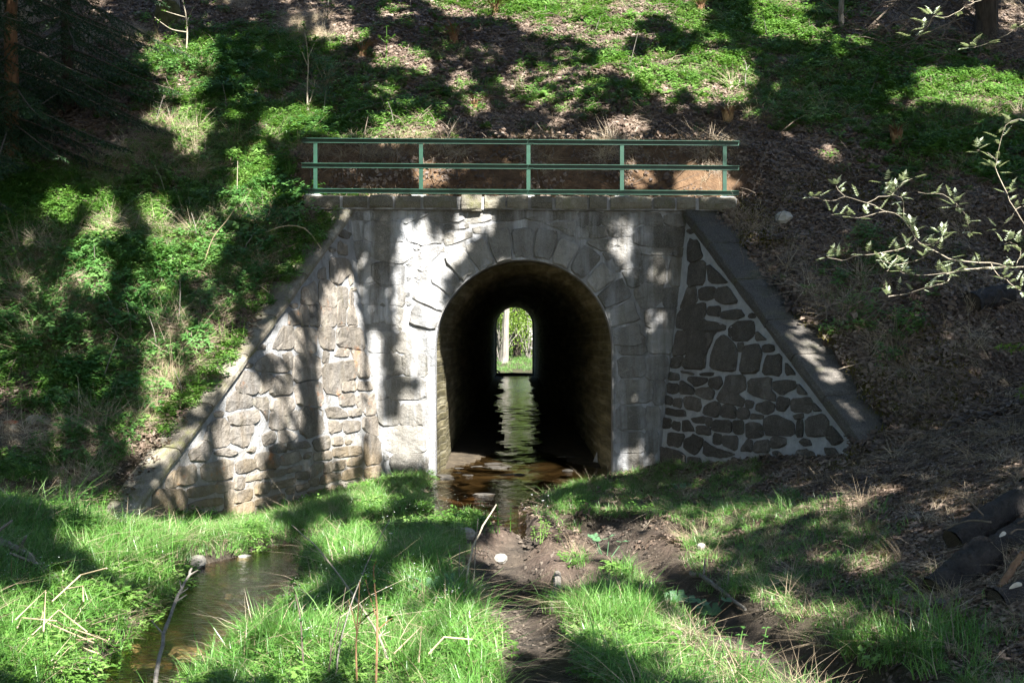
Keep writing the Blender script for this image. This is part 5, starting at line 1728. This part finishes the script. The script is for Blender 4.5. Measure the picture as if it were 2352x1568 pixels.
twig_crown(t, p, 9, 14, 2.4, M_BARK, 2)
p = hit(1929, 66); t = single_trunk('young_tree', p, 5, .055, M_GBARK, 'thin pale grey young trunk left of the brush pile', (.03, 0), 1.2); twig_crown(t, p, 5, 8, .8, M_GBARK, 3)

# ------------------------------------------------------------------ brush pile
p0 = hit(2110, 80)
brush = thing('brush_pile', tuple(p0), 'tangled heap of dead grey branches at the upper right', 'brush pile')
rn = random.Random(5)
for k in range(56):
    b = hit(2110 + rn.uniform(-150, 170), 62 + rn.uniform(-50, 62))
    if b is None: continue
    a = rn.uniform(-.5, .5) + (math.pi if rn.random() < .5 else 0); l = rn.uniform(.35, 1.1)
    e = b + Vector((math.cos(a) * l, math.sin(a) * l * .6 + .1, rn.uniform(.05, .75) + .3 * l * math.sin(a)))
    m = b.lerp(e, .5) + Vector((rn.uniform(-.08, .08), rn.uniform(-.08, .08), rn.uniform(.02, .14)))
    r0 = rn.uniform(.006, .022)
    V, F = tube(smooth_path([b + Vector((0, 0, .02)), m, e], 3), [r0 * (1 - .1 * q) for q in range(7)], 5)
    part('dead_branch', V, F, M_DEADTW, brush)
    if k % 3 == 0:
        L = []
        for q in range(5):
            s = b.lerp(e, rn.uniform(.3, 1)); d = Vector((rn.uniform(-1, 1), rn.uniform(-1, .3), rn.uniform(-.2, 1))) * rn.uniform(.15, .4)
            L.append(tube([s, s + d * .5 + Vector((0, 0, .03)), s + d], [.006, .004, .002], 4))
        V, F = join(L); tag(part('side_twigs', V, F, M_DEADTW, brush), None, kind='stuff')
rn = random.Random(15)
for k in range(16):          # long bare wands leaning out of the pile
    b = hit(rn.uniform(2020, 2240), rn.uniform(70, 150)); 
    if b is None: continue
    e = b + Vector((rn.uniform(-1.1, -.3), rn.uniform(-.3, .1), rn.uniform(-.45, .2)))
    e.z = max(e.z, gz(e.x, e.y) + .05)
    V, F = tube(smooth_path([b + Vector((0, 0, .1)), b.lerp(e, .5) + Vector((0, 0, .15)), e], 3), [.008] * 4 + [.005] * 3, 4)
    part('dead_branch', V, F, M_DEADTW, brush)

# ------------------------------------------------------------------ saplings
def sapling(base, tops, mat, label, r=.010, leaves=None, nleaf=0, lsize=.05, bias=None):
    """tops: list of polylines in photograph pixels, first one the main stem"""
    t = thing('sapling', tuple(base), label, 'sapling')
    L = []; LV = []; LF = []
    for i, pl in enumerate(tops):
        pts = [px(x, y, base.y + dy) for x, y, dy in pl]
        if i == 0: pts[0] = base + Vector((0, 0, -.04))
        p = smooth_path(pts, 4); rr = r if i == 0 else r * .6
        L.append(tube(p, [rr * (1 - .65 * q / len(p)) for q in range(len(p))], 6))
        for k in range(nleaf):
            q = p[random.randint(len(p) // 3, len(p) - 1)]
            for m in range(random.choice((2, 3))):
                d = (random.uniform(-1, 1), random.uniform(-1, .6), random.uniform(-.3, .9))
                leaf(LV, LF, q, d, (0, 0, 1), lsize * random.uniform(.6, 1.2), lsize * .28)
    V, F = join(L); part('stem', V, F, mat, t)
    if nleaf: tag(part('leaves', LV, LF, leaves, t), None, kind='stuff')
    return t
b = hit(426, 130)
sapling(b, [[(426, 130, 0), (430, 85, 0), (428, 40, 0), (420, 0, 0), (416, -40, 0)], [(428, 74, 0), (395, 68, -.1), (370, 52, -.2), (355, 40, -.2)], [(428, 55, 0), (436, 35, .1), (446, 15, .1)], [(426, 40, 0), (405, 34, 0), (376, 25, 0)]], M_PALE, 'bare pale forked sapling below the oak at the upper left', .016, M_HERB, 3, .06)
b = hit(707, 262)
sapling(b, [[(707, 262, 0), (706, 200, 0), (708, 145, 0), (704, 100, 0), (696, 60, 0)], [(706, 150, 0), (690, 110, 0), (686, 92, 0)], [(707, 135, 0), (722, 100, 0), (730, 82, 0)], [(708, 245, 0), (720, 205, 0), (725, 165, 0)]], M_PALE, 'thin sapling with small yellow green leaves left of the railing', .014, M_HERB, 9, .07)
b = hit(886, 150)
sapling(b, [[(886, 150, 0), (888, 110, 0), (888, 60, 0)], [(888, 90, 0), (905, 85, 0)], [(888, 100, 0), (872, 86, 0)]], M_HERB, 'short leafy green sapling on the slope above the railing', .01, M_HERB, 6, .06)
b = hit(1712, 212)
sapling(b, [[(1712, 212, 0), (1712, 180, 0), (1714, 150, 0), (1706, 133, 0)], [(1712, 165, 0), (1722, 150, 0)]], M_GREYTW, 'grey twig like sapling on the slope right of the railing', .012, M_HERB, 3, .05)
b = hit(1258, 212)
sapling(b, [[(1258, 212, 0), (1262, 190, 0), (1258, 160, 0)], [(1261, 195, 0), (1268, 175, 0)]], M_DEADTW, 'small dark twig sapling in the middle of the upper slope', .01, M_HERB, 2, .05)
b = hit(748, 62)
sapling(b, [[(748, 62, 0), (752, 30, 0), (756, -20, 0)], [(752, 30, 0), (742, 10, 0), (738, -20, 0)], [(750, 40, 0), (764, 15, 0)]], M_GREYTW, 'bushy grey sapling at the top edge left of centre', .012, M_HERB, 10, .06)
b = hit(545, 470)
sapling(b, [[(545, 470, 0), (545, 420, 0), (546, 370, 0)]], M_PALE, 'dry upright stalk among the nettles left of the railing', .008)
# foreground red stemmed saplings, lower middle
b = hit(868, 1500); b = Vector((b.x, 6.6, gz(b.x, 6.6)))
b = Vector(((862 - 1176) / 3000 * 6.5, 6.5, 0)); b.z = gz(b.x, b.y)
sapling(b, [[(862, 1566, 0), (866, 1480, 0), (866, 1400, 0), (860, 1340, 0), (858, 1305, 0), (864, 1288, 0)], [(866, 1420, 0), (850, 1370, .05), (838, 1322, .1)], [(868, 1446, 0), (885, 1430, 0), (902, 1418, 0)], [(866, 1398, 0), (845, 1412, .1), (822, 1436, .15)]], M_RED, 'red stemmed sapling with fresh yellow green leaves at the bottom middle', .0065, M_HERB, 6, .035)
b = Vector(((822 - 1176) / 3000 * 6.6, 6.6, 0)); b.z = gz(b.x, b.y)
sapling(b, [[(812, 1568, 0), (818, 1500, 0), (820, 1440, 0), (824, 1380, 0), (826, 1334, 0)], [(820, 1450, 0), (808, 1400, 0), (800, 1376, 0)], [(819, 1460, 0), (828, 1420, 0), (838, 1370, 0)]], M_RED, 'bare dark red twigs just left of the leafy red sapling', .0055, M_HERB, 0)
b = Vector(((752 - 1176) / 3000 * 6.7, 6.7, 0)); b.z = gz(b.x, b.y)
sapling(b, [[(745, 1568, 0), (760, 1500, 0), (775, 1440, 0), (790, 1370, 0), (794, 1348, 0)], [(760, 1500, 0), (757, 1450, 0), (770, 1400, 0)], [(752, 1540, 0), (772, 1480, 0), (784, 1420, 0)]], M_DEADTW, 'cluster of thin dark wands leaning right at the bottom middle', .0045, M_HERB, 2, .035)
b = Vector(((700 - 1176) / 3000 * 6.9, 6.9, 0)); b.z = gz(b.x, b.y)
sapling(b, [[(706, 1560, 0), (694, 1480, 0), (690, 1420, 0), (680, 1370, 0), (670, 1340, 0)], [(694, 1470, 0), (704, 1458, 0)]], M_DEADTW, 'single dark wand left of the thin wands at the bottom', .006, M_NETTLE, 5, .04)

# ------------------------------------------------------------------ sticks
def stick(pts, r, mat, label, cat='stick', name='dead_stick', taper=.5, group=None, side=0):
    t0 = Vector(pts[0])
    p = smooth_path(pts, 4)
    for q in p[1:-1]: q += Vector((random.uniform(-1, 1), random.uniform(-1, 1), random.uniform(-1, 1))) * r * .45
    L = [tube([q - t0 for q in p], [r * (1 - taper * i / len(p)) * random.uniform(.9, 1.12) for i in range(len(p))], 7)]
    for k in range(side):
        q = p[random.randint(2, len(p) - 2)] - t0
        d = Vector((random.uniform(-1, 1), random.uniform(-.6, .6), random.uniform(.1, 1))).normalized() * r * random.uniform(4, 9)
        L.append(tube([q, q + d], [r * .45, r * .25], 5))
    V, F = join(L)
    o = link(name, mesh_from(name, V, F, mat, smooth=False)); o.location = t0
    return tag(o, label, cat, group)
def gp(x, y, dz=.02):
    h = hit(x, y); return h + Vector((0, 0, dz))
stick([px(350, 1600, 6.4), px(372, 1480, 6.9), px(395, 1400, 7.3), px(425, 1340, 7.7), px(440, 1305, 8.0)], .012, M_GREYTW, 'crooked pale grey stick rising across the brook at the lower left', side=5)
stick([px(890, 1512, 6.9), px(860, 1440, 7.5), px(800, 1350, 8.6), px(735, 1265, 9.6), px(670, 1205, 10.5)], .008, M_PALE, 'long thin pale stick slanting over the grass left of centre', side=3)
stick([px(770, 1560, 6.6), px(790, 1440, 7.2), px(840, 1300, 8.2), px(895, 1192, 9)], .0045, M_GREYTW, 'thin grey stalk crossing behind the long pale stick', side=1)
stick([px(1066, 1366, 9.2), px(1078, 1290, 9.3), px(1100, 1225, 9.4), px(1140, 1158, 9.5)], .009, M_PALE, 'pale slanting stalk beside the brook in front of the tunnel')
stick([px(1086, 1370, 9.3), px(1090, 1290, 9.3), px(1098, 1190, 9.3)], .005, M_GREYTW, 'thin upright stalk left of the slanting pale stalk')
stick([px(1053, 1365, 9.2), px(1056, 1250, 9.2)], .004, M_GREYTW, 'short thin upright stalk at the edge of the brook')
stick([gp(1064, 1370), gp(1090, 1372), gp(1120, 1370)], .012, M_PALE, 'short pale stick lying at the edge of the mud')
stick([gp(1588, 1330, .05), gp(1625, 1350, .06), gp(1665, 1378, .05), gp(1712, 1412, .04)], .02, M_GREYTW, 'crooked fallen branch beside the right wheel rut', side=3)
stick([gp(1280, 1335, .06), gp(1276, 1370, .06), gp(1270, 1405, .03)], .03, M_GREYTW, 'short grey log piece standing out of the mud between the ruts', taper=.2)
stick([px(-60, 1225, 9.6), px(30, 1252, 9.5), px(80, 1290, 9.3), px(135, 1335, 9.0)], .034, M_GREYTW, 'gnarled grey branch lying in the grass at the left edge', side=4)
stick([px(205, 1204, 11.6), px(212, 1222, 11.6), px(222, 1254, 11.55)], .022, M_RED, 'cut reddish stub at the foot of the left bank', taper=.1)
stick([px(262, 1262, 12.2), px(290, 1225, 12.5), px(298, 1205, 12.55)], .012, M_BARK, 'dark stick leaning on the lowest slab of the left wing wall')
# dry reed stalks bent over the grass
RD = [[(35, 1423), (105, 1355), (100, 1450)], [(40, 1440), (50, 1418), (130, 1425), (150, 1440)], [(60, 1470), (135, 1400), (200, 1450)], [(110, 1430), (215, 1475)], [(70, 1458), (140, 1468), (225, 1500)],
      [(126, 1505), (140, 1440), (165, 1442), (245, 1470)], [(20, 1515), (150, 1470), (215, 1466)], [(0, 1526), (50, 1524)], [(90, 1450), (100, 1400), (105, 1360)], [(150, 1352), (190, 1345), (192, 1380), (175, 1405)],
      [(120, 1380), (185, 1320), (245, 1304)], [(55, 1510), (68, 1460), (110, 1462)]]
for k, pl in enumerate(RD):
    Y0 = 7.3 + .04 * k
    pts = []
    for i, (x, y) in enumerate(pl):
        pts.append(px(x, y, Y0 + (.25 if i % 2 else 0) + .02 * i))
    t0 = pts[0]
    V, F = tube([q - t0 for q in pts], [.0045] * len(pts), 5)
    o = link('dry_stalk', mesh_from('dry_stalk', V, F, M_STRAW)); o.location = t0
    tag(o, 'bent dry straw coloured stalk lying over the grass at the lower left', 'dry stalk', 'bent dry stalks in the lower left grass')
for k, (pl, lab) in enumerate([([(905, 1500), (968, 1438), (962, 1520)], 'folded pale dry stalk in the bottom grass right of the red sapling'), ([(985, 1500), (1020, 1462), (1085, 1468)], 'pale dry stalk bent level in the bottom grass near the mud'),
                              ([(470, 600), (490, 545), (522, 505), (545, 470)], 'arching pale bramble cane on the left bank'), ([(560, 560), (640, 522), (700, 525), (740, 575)], 'pale bramble cane arching over the left wing wall')]):
    Yb = 6.8 if k < 2 else 17.2
    if k >= 2: Yb = hit(*pl[0]).y - .15
    pts = [px(x, y, Yb - (.0 if k < 2 else .12 * i)) for i, (x, y) in enumerate(pl)]
    V, F = tube([q - pts[0] for q in smooth_path(pts, 3 if k > 1 else 1)], .0048 if k < 2 else .007, 5)
    o = link('dry_stalk', mesh_from('dry_stalk', V, F, M_STRAW)); o.location = pts[0]; tag(o, lab, 'dry stalk')
rn = random.Random(3)
for k in range(26):
    x = rn.uniform(60, 2000); y = rn.uniform(60, 430)
    if 690 < x < 1720 and y > 300: y = rn.uniform(60, 290)
    if k > 14: x, y = rn.uniform(30, 620), rn.uniform(440, 960)
    if x > 600 and y > 440: continue
    b = hit(x, y)
    e = b + Vector((rn.uniform(-.25, .25), rn.uniform(-.2, .05), rn.uniform(.25, .6)))
    V, F = tube([Vector((0, 0, -.03)), (e - b) * .55 + Vector((.01, 0, .03)), e - b], [.006, .005, .003], 4)
    o = link('upright_stalk', mesh_from('upright_stalk', V, F, M_GREYTW)); o.location = b
    tag(o, 'thin grey dead stalk standing among the herbs on the slope', 'dead stalk', 'thin dead stalks on the slopes')

# ------------------------------------------------------------------ logs with bracket fungi
def log(p, q, r, label, fungi=0, tilt=0):
    t = thing('cut_log', tuple(p), label, 'log')
    ax = (q - p).normalized(); n = 20; seg = 14; V = []; F = []
    u = ax.cross(Vector((0, 0, 1))).normalized(); w = u.cross(ax)
    for i in range(seg + 1):
        c = p.lerp(q, i / seg)
        for k in range(n):
            a = 6.283 * k / n
            rr = r * (1 + .26 * (vnoise(np.array([k * .9 % n]), np.array([i * .8 + p.x * 9]), 91)[0] - .5) + .03 * math.sin(3 * a + i * .3))
            V.append(c + (u * math.cos(a) + w * math.sin(a)) * rr)
    for i in range(seg):
        for k in range(n):
            F.append((i * n + k, i * n + (k + 1) % n, (i + 1) * n + (k + 1) % n, (i + 1) * n + k))
    part('bark', V, F, M_LOG, t)
    for (c, s) in ((p, -1), (q, 1)):
        V = [c + ax * s * .004] + [c + ax * s * .002 + (u * math.cos(6.283 * k / n) + w * math.sin(6.283 * k / n)) * r * .93 for k in range(n)]
        part('cut_end', V, [(0, 1 + k, 1 + (k + 1) % n) for k in range(n)], M_OLDCUT, t)
    for k in range(fungi):
        tt = .12 + .76 * (k + .5) / fungi; a = random.uniform(.3, 1.4)
        nrm = (u * -math.cos(a) * (1 if u.y > 0 else -1) + w * math.sin(a)); 
        if nrm.y > 0: nrm = nrm - Vector((0, 2 * nrm.y, 0))
        c = p.lerp(q, tt) + nrm * r * .95
        sz = random.uniform(.03, .055)
        V = []; F = []; m = 9
        sx = ax
        for (h, s) in ((0, .7), (.008, 1.0), (.016, .8)):
            for j in range(m):
                b = math.pi * j / (m - 1)
                V.append(c + sx * math.cos(b) * sz * s + nrm * math.sin(b) * sz * .75 * s + Vector((0, 0, h)))
        for rw in range(2):
            for j in range(m - 1): F.append((rw * m + j, rw * m + j + 1, (rw + 1) * m + j + 1, (rw + 1) * m + j))
        F.append(tuple(range(2 * m, 3 * m))); F.append(tuple(range(m - 1, -1, -1)))
        part('bracket_fungus', V, F, M_FUNGUS, t)
    return t
def lp(x, y, up): 
    h = hit(x, y); return h + Vector((0, 0, up))
a = px(2192, 1250, 8.9); b = px(2345, 1156, 9.05)
log(a, b, .115, 'rough barked log, upper one of the pile at the lower right')
a = px(2150, 1362, 8.15); b = px(2272, 1262, 8.3)
log(a, b, .115, 'smooth dark log, lower one of the pile at the lower right')
a = px(2278, 1292, 8.6); b = px(2450, 1190, 8.8)
log(a, b, .15, 'log dotted with white bracket fungi behind the two front logs', 6)
a = px(2290, 1390, 7.6); b = px(2440, 1345, 7.7)
log(a, b, .10, 'nearest dark log with bracket fungi at the right edge', 3)
stick([px(2298, 1348, 7.8), px(2330, 1300, 8.0), px(2350, 1268, 8.1)], .022, M_RED, 'peeled orange stick leaning on the logs at the right edge', taper=.0)
a = hit(2232, 716) + Vector((0, 0, .10)); b = a + Vector((.55, .35, .12))
log(a, b, .13, 'dark old log on the bank below the small bright spruce')
rn = random.Random(8)
for k in range(10):
    a = px(rn.uniform(2230, 2352), rn.uniform(1180, 1340), 8.6); b = a + Vector((rn.uniform(-.4, .4), rn.uniform(-.2, .3), rn.uniform(-.1, .15)))
    b.z = max(b.z, gz(b.x, b.y) + .05); a.z = max(a.z, gz(a.x, a.y) + .05)
    stick([a, a.lerp(b, .5) + Vector((0, 0, .03)), b], .007, M_DEADTW, 'thin dead twig lying over the log pile', 'twig', 'dead_twig', .5, 'thin dead twigs over the log pile')

# ------------------------------------------------------------------ rocks
def rock(p, sx, sy, sz, mat, label, cat='stone', name='loose_stone', group=None, flat=False):
    n = 9; V = []; F = []
    for j in range(6):
        el = -math.pi / 2 + math.pi * j / 5
        for k in range(n):
            a = 6.283 * k / n
            rr = 1 + .28 * (random.random() - .5)
            z = math.sin(el); c = math.cos(el) ** (.55 if flat else .75)
            V.append((sx * c * math.cos(a) * rr, sy * c * math.sin(a) * rr, sz * z * (1 + .1 * random.random())))
    for j in range(5):
        for k in range(n): F.append((j * n + k, j * n + (k + 1) % n, (j + 1) * n + (k + 1) % n, (j + 1) * n + k))
    o = link(name, mesh_from(name, V, F, mat)); o.location = p; o.rotation_euler = (random.uniform(-.12, .12), random.uniform(-.12, .12), random.uniform(0, 3) if not flat else random.uniform(-.3, .3))
    return tag(o, label, cat, group)
p = gp(1800, 512, .06); rock(p, .13, .11, .10, M_PALEROCK, 'pale rounded stone on the bank right of the portal')
rock(gp(560, 1296, .03), .11, .09, .06, M_PALEROCK, 'large pale stone at the head of the brook pool')
rock(gp(452, 1304, .05), .13, .09, .06, M_ROCK, 'grey stone at the grassy left head of the pool')
rock(gp(532, 1320, .02), .05, .04, .03, M_PALEROCK, 'small wet stone in the pool just below the large pale one')
rock(gp(527, 1387, .06), .05, .04, .035, M_ROCK, 'small wet stone breaking the surface in the middle of the pool')
rock(gp(428, 1528, .08), .12, .09, .05, M_ROCK, 'flat grey stone at the lower right bank of the pool', flat=True)
rock(gp(455, 1500, .05), .10, .06, .03, M_ROCK, 'thin grey slab in the water above the flat grey stone', flat=True)
rock(gp(335, 1546, .04), .14, .05, .02, M_PALEROCK, 'pale flat sliver of stone across the brook at the bottom left', flat=True)
rock(gp(312, 1262, .06), .06, .05, .05, M_PALEROCK, 'small pale stone in the grass at the end of the left wing wall')
rock(gp(308, 1490, .0), .05, .05, .04, M_ROCK, 'small dark stone at the left bank of the pool')
rock(gp(26, 978, .03), .09, .05, .035, M_BRICK, 'fragment of red brick on the bare soil at the left edge', 'brick', 'brick_fragment')
rock(gp(88, 973, .04), .13, .08, .06, M_ROCK, 'mossy grey stone beside the red brick fragment')
rock(gp(30, 990, .03), .05, .04, .04, M_PALEROCK, 'small pale stone below the red brick fragment')
rock(gp(1610, 1268, .05), .04, .04, .03, M_ROCK, 'small pinkish stone beside the right wheel rut')
rock(gp(1150, 1288, .02), .07, .06, .05, M_ROCK, 'brown stone at the outlet of the brook in the mud')
rock(gp(1072, 1236, .04), .08, .07, .06, M_ROCK, 'brown stone at the left edge of the little bay')
rock(gp(2160, 1400, .04), .05, .04, .03, M_WETROCK, 'small stone in the shade in front of the logs')
rn = random.Random(12)
for k in range(16):
    x = rn.uniform(1020, 1330); y = 1050 + 62 * rn.random() ** .8
    Y = 1.88 * 3000 / (y - 784)
    if Y < 16.4 or Y > 22: continue
    X = (x - 1176) / 3000 * Y
    rock(Vector((X, Y, float(water_z(Y)) - .004)), rn.uniform(.07, .17), rn.uniform(.05, .12), rn.uniform(.010, .018), M_WETROCK, 'thin flat stone lying in the shallow water of the tunnel mouth', 'flat stone', 'flat_stone', 'flat stones in the tunnel mouth', True)
rock(Vector((-.34, 16.1, water_z(16.1) - .004)), .15, .06, .02, M_WETROCK, 'larger flat stone below the tunnel mouth at the left edge of the brook', 'flat stone', 'flat_stone', None, True)

# ------------------------------------------------------------------ dead fern clumps on the slope
def fernstump(x, y, label, s=1.0, cut=False):
    p = gp(x, y, 0); t = thing('dead_fern', tuple(p), label, 'dead fern')
    V = []; F = []
    for k in range(70):
        a = random.uniform(0, 6.283); l = s * random.uniform(.25, .5)
        blade(V, F, (.06 * math.cos(a), .06 * math.sin(a), .12 * s), a, l, .006, random.uniform(1.3, 2.3), 4)
    o = link('drooping_fronds', mesh_from('drooping_fronds', V, F, M_DEADFERN), t); o['kind'] = 'stuff'
    V = []; F = []
    L = [tube([Vector((0, 0, -.05)), Vector((0, 0, .16 * s))], [.09 * s, .06 * s], 8)]
    if cut:
        for k in range(9):
            a = random.uniform(0, 6.283); d = Vector((math.cos(a) * .09, math.sin(a) * .09, 0)) * s
            L.append(tube([d * .6, d + Vector((0, 0, .26 * s * random.uniform(.7, 1.1)))], [.02 * s, .018 * s], 6))
    V, F = join(L)
    o = link('cut_stems' if cut else 'crown_root', mesh_from('crown_root', V, F, M_CUT if cut else M_DEADFERN), t)
fernstump(1042, 102, 'dry brown fern clump in the middle of the upper slope', 1.1)
fernstump(1137, 34, 'reddish dry fern clump at the top middle of the slope', 1.0)
fernstump(833, 132, 'grey brown fern clump left on the upper slope', 1.0)
fernstump(1672, 282, 'cut coppice stool with orange stems just right of the railing', 1.0, True)
fernstump(2058, 330, 'cut coppice stool with orange stems further right on the slope', 1.0, True)
fernstump(1610, 30, 'copper brown leafy clump at the top right of centre', 1.1)
fernstump(1090, 250, 'small dead fern clump above the middle of the railing', .7)

# ------------------------------------------------------------------ coltsfoot
def coltsfoot(x, y, n, label, L=.10, spread=.22):
    p = gp(x, y, 0); t = thing('coltsfoot_plant', tuple(p), label, 'plant')
    for k in range(n):
        a = random.uniform(0, 6.283); r = spread * math.sqrt(random.random()); h = random.uniform(.06, .16)
        c = Vector((r * math.cos(a), r * math.sin(a) * .7, h)); l = L * random.uniform(.6, 1.15)
        V = [c]; F = []
        m = 11; tl = Vector((random.uniform(-.5, .5), random.uniform(-.9, .1), 1)).normalized()
        u = tl.cross(Vector((1, .2, 0))).normalized(); w = tl.cross(u)
        for j in range(m):
            b = .35 + (6.283 - .7) * j / (m - 1)
            rr = l * (.85 + .22 * (j % 2)) * (1.0 if 2 < j < m - 3 else .85)
            V.append(c + (u * math.cos(b) + w * math.sin(b)) * rr + tl * (.18 * l if j % 2 else .05 * l))
        F = [(0, j, j + 1) for j in range(1, m)]
        vs = len(V)
        tv, tf = tube([Vector((c.x * .3, c.y * .3, -.02)), c], [.004, .003], 4)
        V += tv; F += [tuple(i + vs for i in q) for q in tf]
        link('leaf', mesh_from('leaf', V, F, M_COLT), t)
coltsfoot(1000, 1388, 12, 'pale broad leaved coltsfoot at the left edge of the mud', .065, .28)
coltsfoot(1392, 1275, 5, 'small grey green coltsfoot between the wheel ruts', .06, .16)
coltsfoot(1605, 1420, 10, 'dark blue green coltsfoot in the right wheel rut', .075, .26)
coltsfoot(1560, 1130, 4, 'tiny coltsfoot on the mud below the right wing wall', .05, .15)

# nettle plants in front that can be told apart
def leafy_plant(x, y, h, n, label, mat=M_NETTLE, L=.06):
    p = gp(x, y, 0); t = thing('leafy_plant', tuple(p), label, 'plant')
    SV, SF, V, F = [], [], [], []
    for k in range(n):
        a = random.uniform(0, 6.283); r = random.uniform(.02, .18); hh = h * random.uniform(.6, 1.1)
        b = Vector((r * math.cos(a), r * math.sin(a), -.02)); e = b + Vector((random.uniform(-.06, .06), random.uniform(-.06, .06), hh))
        tv, tf = tube([b, e], [.004, .002], 4); k0 = len(SV); SV += tv; SF += [tuple(i + k0 for i in q) for q in tf]
        for j in range(5):
            c = b.lerp(e, .3 + .7 * j / 4)
            for s in (0, math.pi):
                aa = a + s + j * 1.57
                leaf(V, F, c, (math.cos(aa), math.sin(aa), .1), (0, 0, 1), L * (1.15 - .13 * j), L * .3)
    tag(link('stems', mesh_from('stems', SV, SF, mat), t), None, kind='stuff'); tag(link('leaves', mesh_from('leaves', V, F, mat), t), None, kind='stuff')
leafy_plant(175, 1240, .42, 16, 'bright nettle patch at the foot of the left bank beside the cut stub')
leafy_plant(1130, 1215, .30, 7, 'leafy tuft standing on the spit in the little bay', M_HERB, .05)
leafy_plant(1050, 1270, .32, 12, 'dense green herb tuft between the brook and the mud', M_HERB, .045)
leafy_plant(1250, 1240, .22, 10, 'pale herb tuft at the right edge of the little bay', M_HERB, .045)
leafy_plant(1690, 1540, .30, 4, 'pale nettle in the bottom grass right of centre', M_NETTLE, .05)
leafy_plant(395, 1110, .40, 6, 'sunlit bramble leaves hanging over the lower left wing wall', M_HERB, .06)
leafy_plant(530, 800, .35, 12, 'leafy bramble on the upper edge of the left wing wall', M_HERB, .055)
leafy_plant(440, 920, .35, 14, 'leafy bramble halfway down the left wing wall', M_HERB, .055)
leafy_plant(1930, 1200, .25, 10, 'low strawberry like plant on the right floor of the cutting', M_HERB, .05)

# ------------------------------------------------------------------ wood beyond the far end of the tunnel
def fp(x, Y): 
    X = (x - 1176) / 3000 * Y; return Vector((X, Y, gz(X, Y)))
p = fp(1158, 66); t = single_trunk('pine_tree', p, 14, .17, M_GBARK, 'leaning pine trunk seen through the far end of the tunnel', (.03, 0), 1.3); twig_crown(t, p, 14, 20, 2.2, M_GBARK, 21, .55)
p = fp(1187, 72); t = single_trunk('spruce_tree', p, 16, .22, M_BARK, 'dark straight trunk behind the pine at the far end of the tunnel', (0, 0), 1.3)
p = fp(1217, 80); t = single_trunk('birch_tree', p, 16, .17, M_BIRCH, 'white birch trunk at the right of the far tunnel opening', (0, 0), 1.2)
def bush(p, h, r, n, mat, label, seed, lsz=.11):
    rn = np.random.default_rng(seed)
    t = thing('spring_bush', tuple(p), label, 'bush')
    th = rn.uniform(0, 6.283, n); rr = r * np.sqrt(rn.random(n)); z = h * rn.random(n) ** .9
    clump = rn.normal(0, 1, (14, 3)) * np.array([r * .5, r * .5, h * .28]) + np.array([0, 0, h * .5])
    c = clump[rn.integers(0, 14, n)] + rn.normal(0, 1, (n, 3)) * np.array([.45, .45, .4])
    c[:, 2] = np.abs(c[:, 2]) + .1
    s = rn.uniform(.5, 1.1, n)[:, None] * lsz
    a = rn.normal(0, 1, (n, 3)); a /= np.linalg.norm(a, axis=1)[:, None]
    b = np.cross(a, rn.normal(0, 1, (n, 3))); b /= np.linalg.norm(b, axis=1)[:, None]
    V = np.stack([c - a * s, c - b * s * .5, c + a * s, c + b * s * .5], 1).reshape(-1, 3)
    tag(link('foliage', mesh_from('foliage', V, np.arange(n * 4).reshape(n, 4), mat), t), None, kind='stuff')
    L = []
    for q in clump: L.append(tube([Vector((0, 0, -.1)), Vector(q) * .5 + Vector((0, 0, .2)), Vector(q)], [.035, .025, .012], 5))
    V, F = join(L); tag(link('stems', mesh_from('stems', V, F, M_GREYTW), t), None, kind='stuff')
bush(fp(1130, 71), 7, 2.2, 2600, M_FARLEAF, 'yellow green spring bush left of the pine beyond the tunnel', 31)
bush(fp(1235, 74), 7, 2.4, 3200, M_FARLEAF, 'yellow green spring bush right of the birch beyond the tunnel', 32)
bush(fp(1150, 68), 4, 1.3, 2600, M_FARLEAF, 'low yellow green bush at the foot of the pine beyond the tunnel', 36, .08)
bush(fp(1215, 70), 4, 1.4, 2800, M_FARLEAF, 'low yellow green bush in front of the birch beyond the tunnel', 37, .08)
bush(fp(1188, 76), 6, 1.8, 3200, M_FARLEAF, 'leafy bush between the pine and the birch beyond the tunnel', 38, .10)
bush(fp(1180, 84), 5, 3.2, 4200, M_FARLEAF, 'tall pale green foliage filling the far end of the tunnel view', 33, .13)
bush(fp(1120, 88), 5.5, 3.6, 4500, M_FARLEAF, 'tall spring foliage furthest left beyond the tunnel', 34, .14)
bush(fp(1250, 90), 5.5, 3.6, 4500, M_FARLEAF, 'tall spring foliage furthest right beyond the tunnel', 35, .14)
stick([fp(1128, 59) + Vector((-.3, 0, .45)), fp(1140, 59) + Vector((0, 0, .25)), fp(1152, 59) + Vector((.1, 0, .05))], .05, M_BARK, 'dark fallen branch on the grass beyond the far end of the tunnel')

# ------------------------------------------------------------------ labels of look-alikes: by their place from the left
ORD = 'first second third fourth fifth sixth seventh eighth ninth tenth eleventh twelfth thirteenth fourteenth fifteenth sixteenth seventeenth eighteenth nineteenth twentieth twenty-first twenty-second twenty-third twenty-fourth twenty-fifth twenty-sixth twenty-seventh twenty-eighth'.split()
for grp, base in (('thin dead stalks on the slopes', '%s from the left of the thin grey dead stalks on the slopes'),
                  ('flat stones in the tunnel mouth', '%s from the left of the thin flat stones in the tunnel mouth'),
                  ('bent dry stalks in the lower left grass', '%s from the left of the bent straw coloured stalks in the lower left grass'),
                  ('thin dead twigs over the log pile', '%s from the left of the thin dead twigs over the log pile')):
    os_ = [o for o in sc.objects if o.get('group') == grp]
    os_.sort(key=lambda o: o.location.x / o.location.y)
    for i, o in enumerate(os_):
        if i < len(ORD): o['label'] = base % ORD[i]
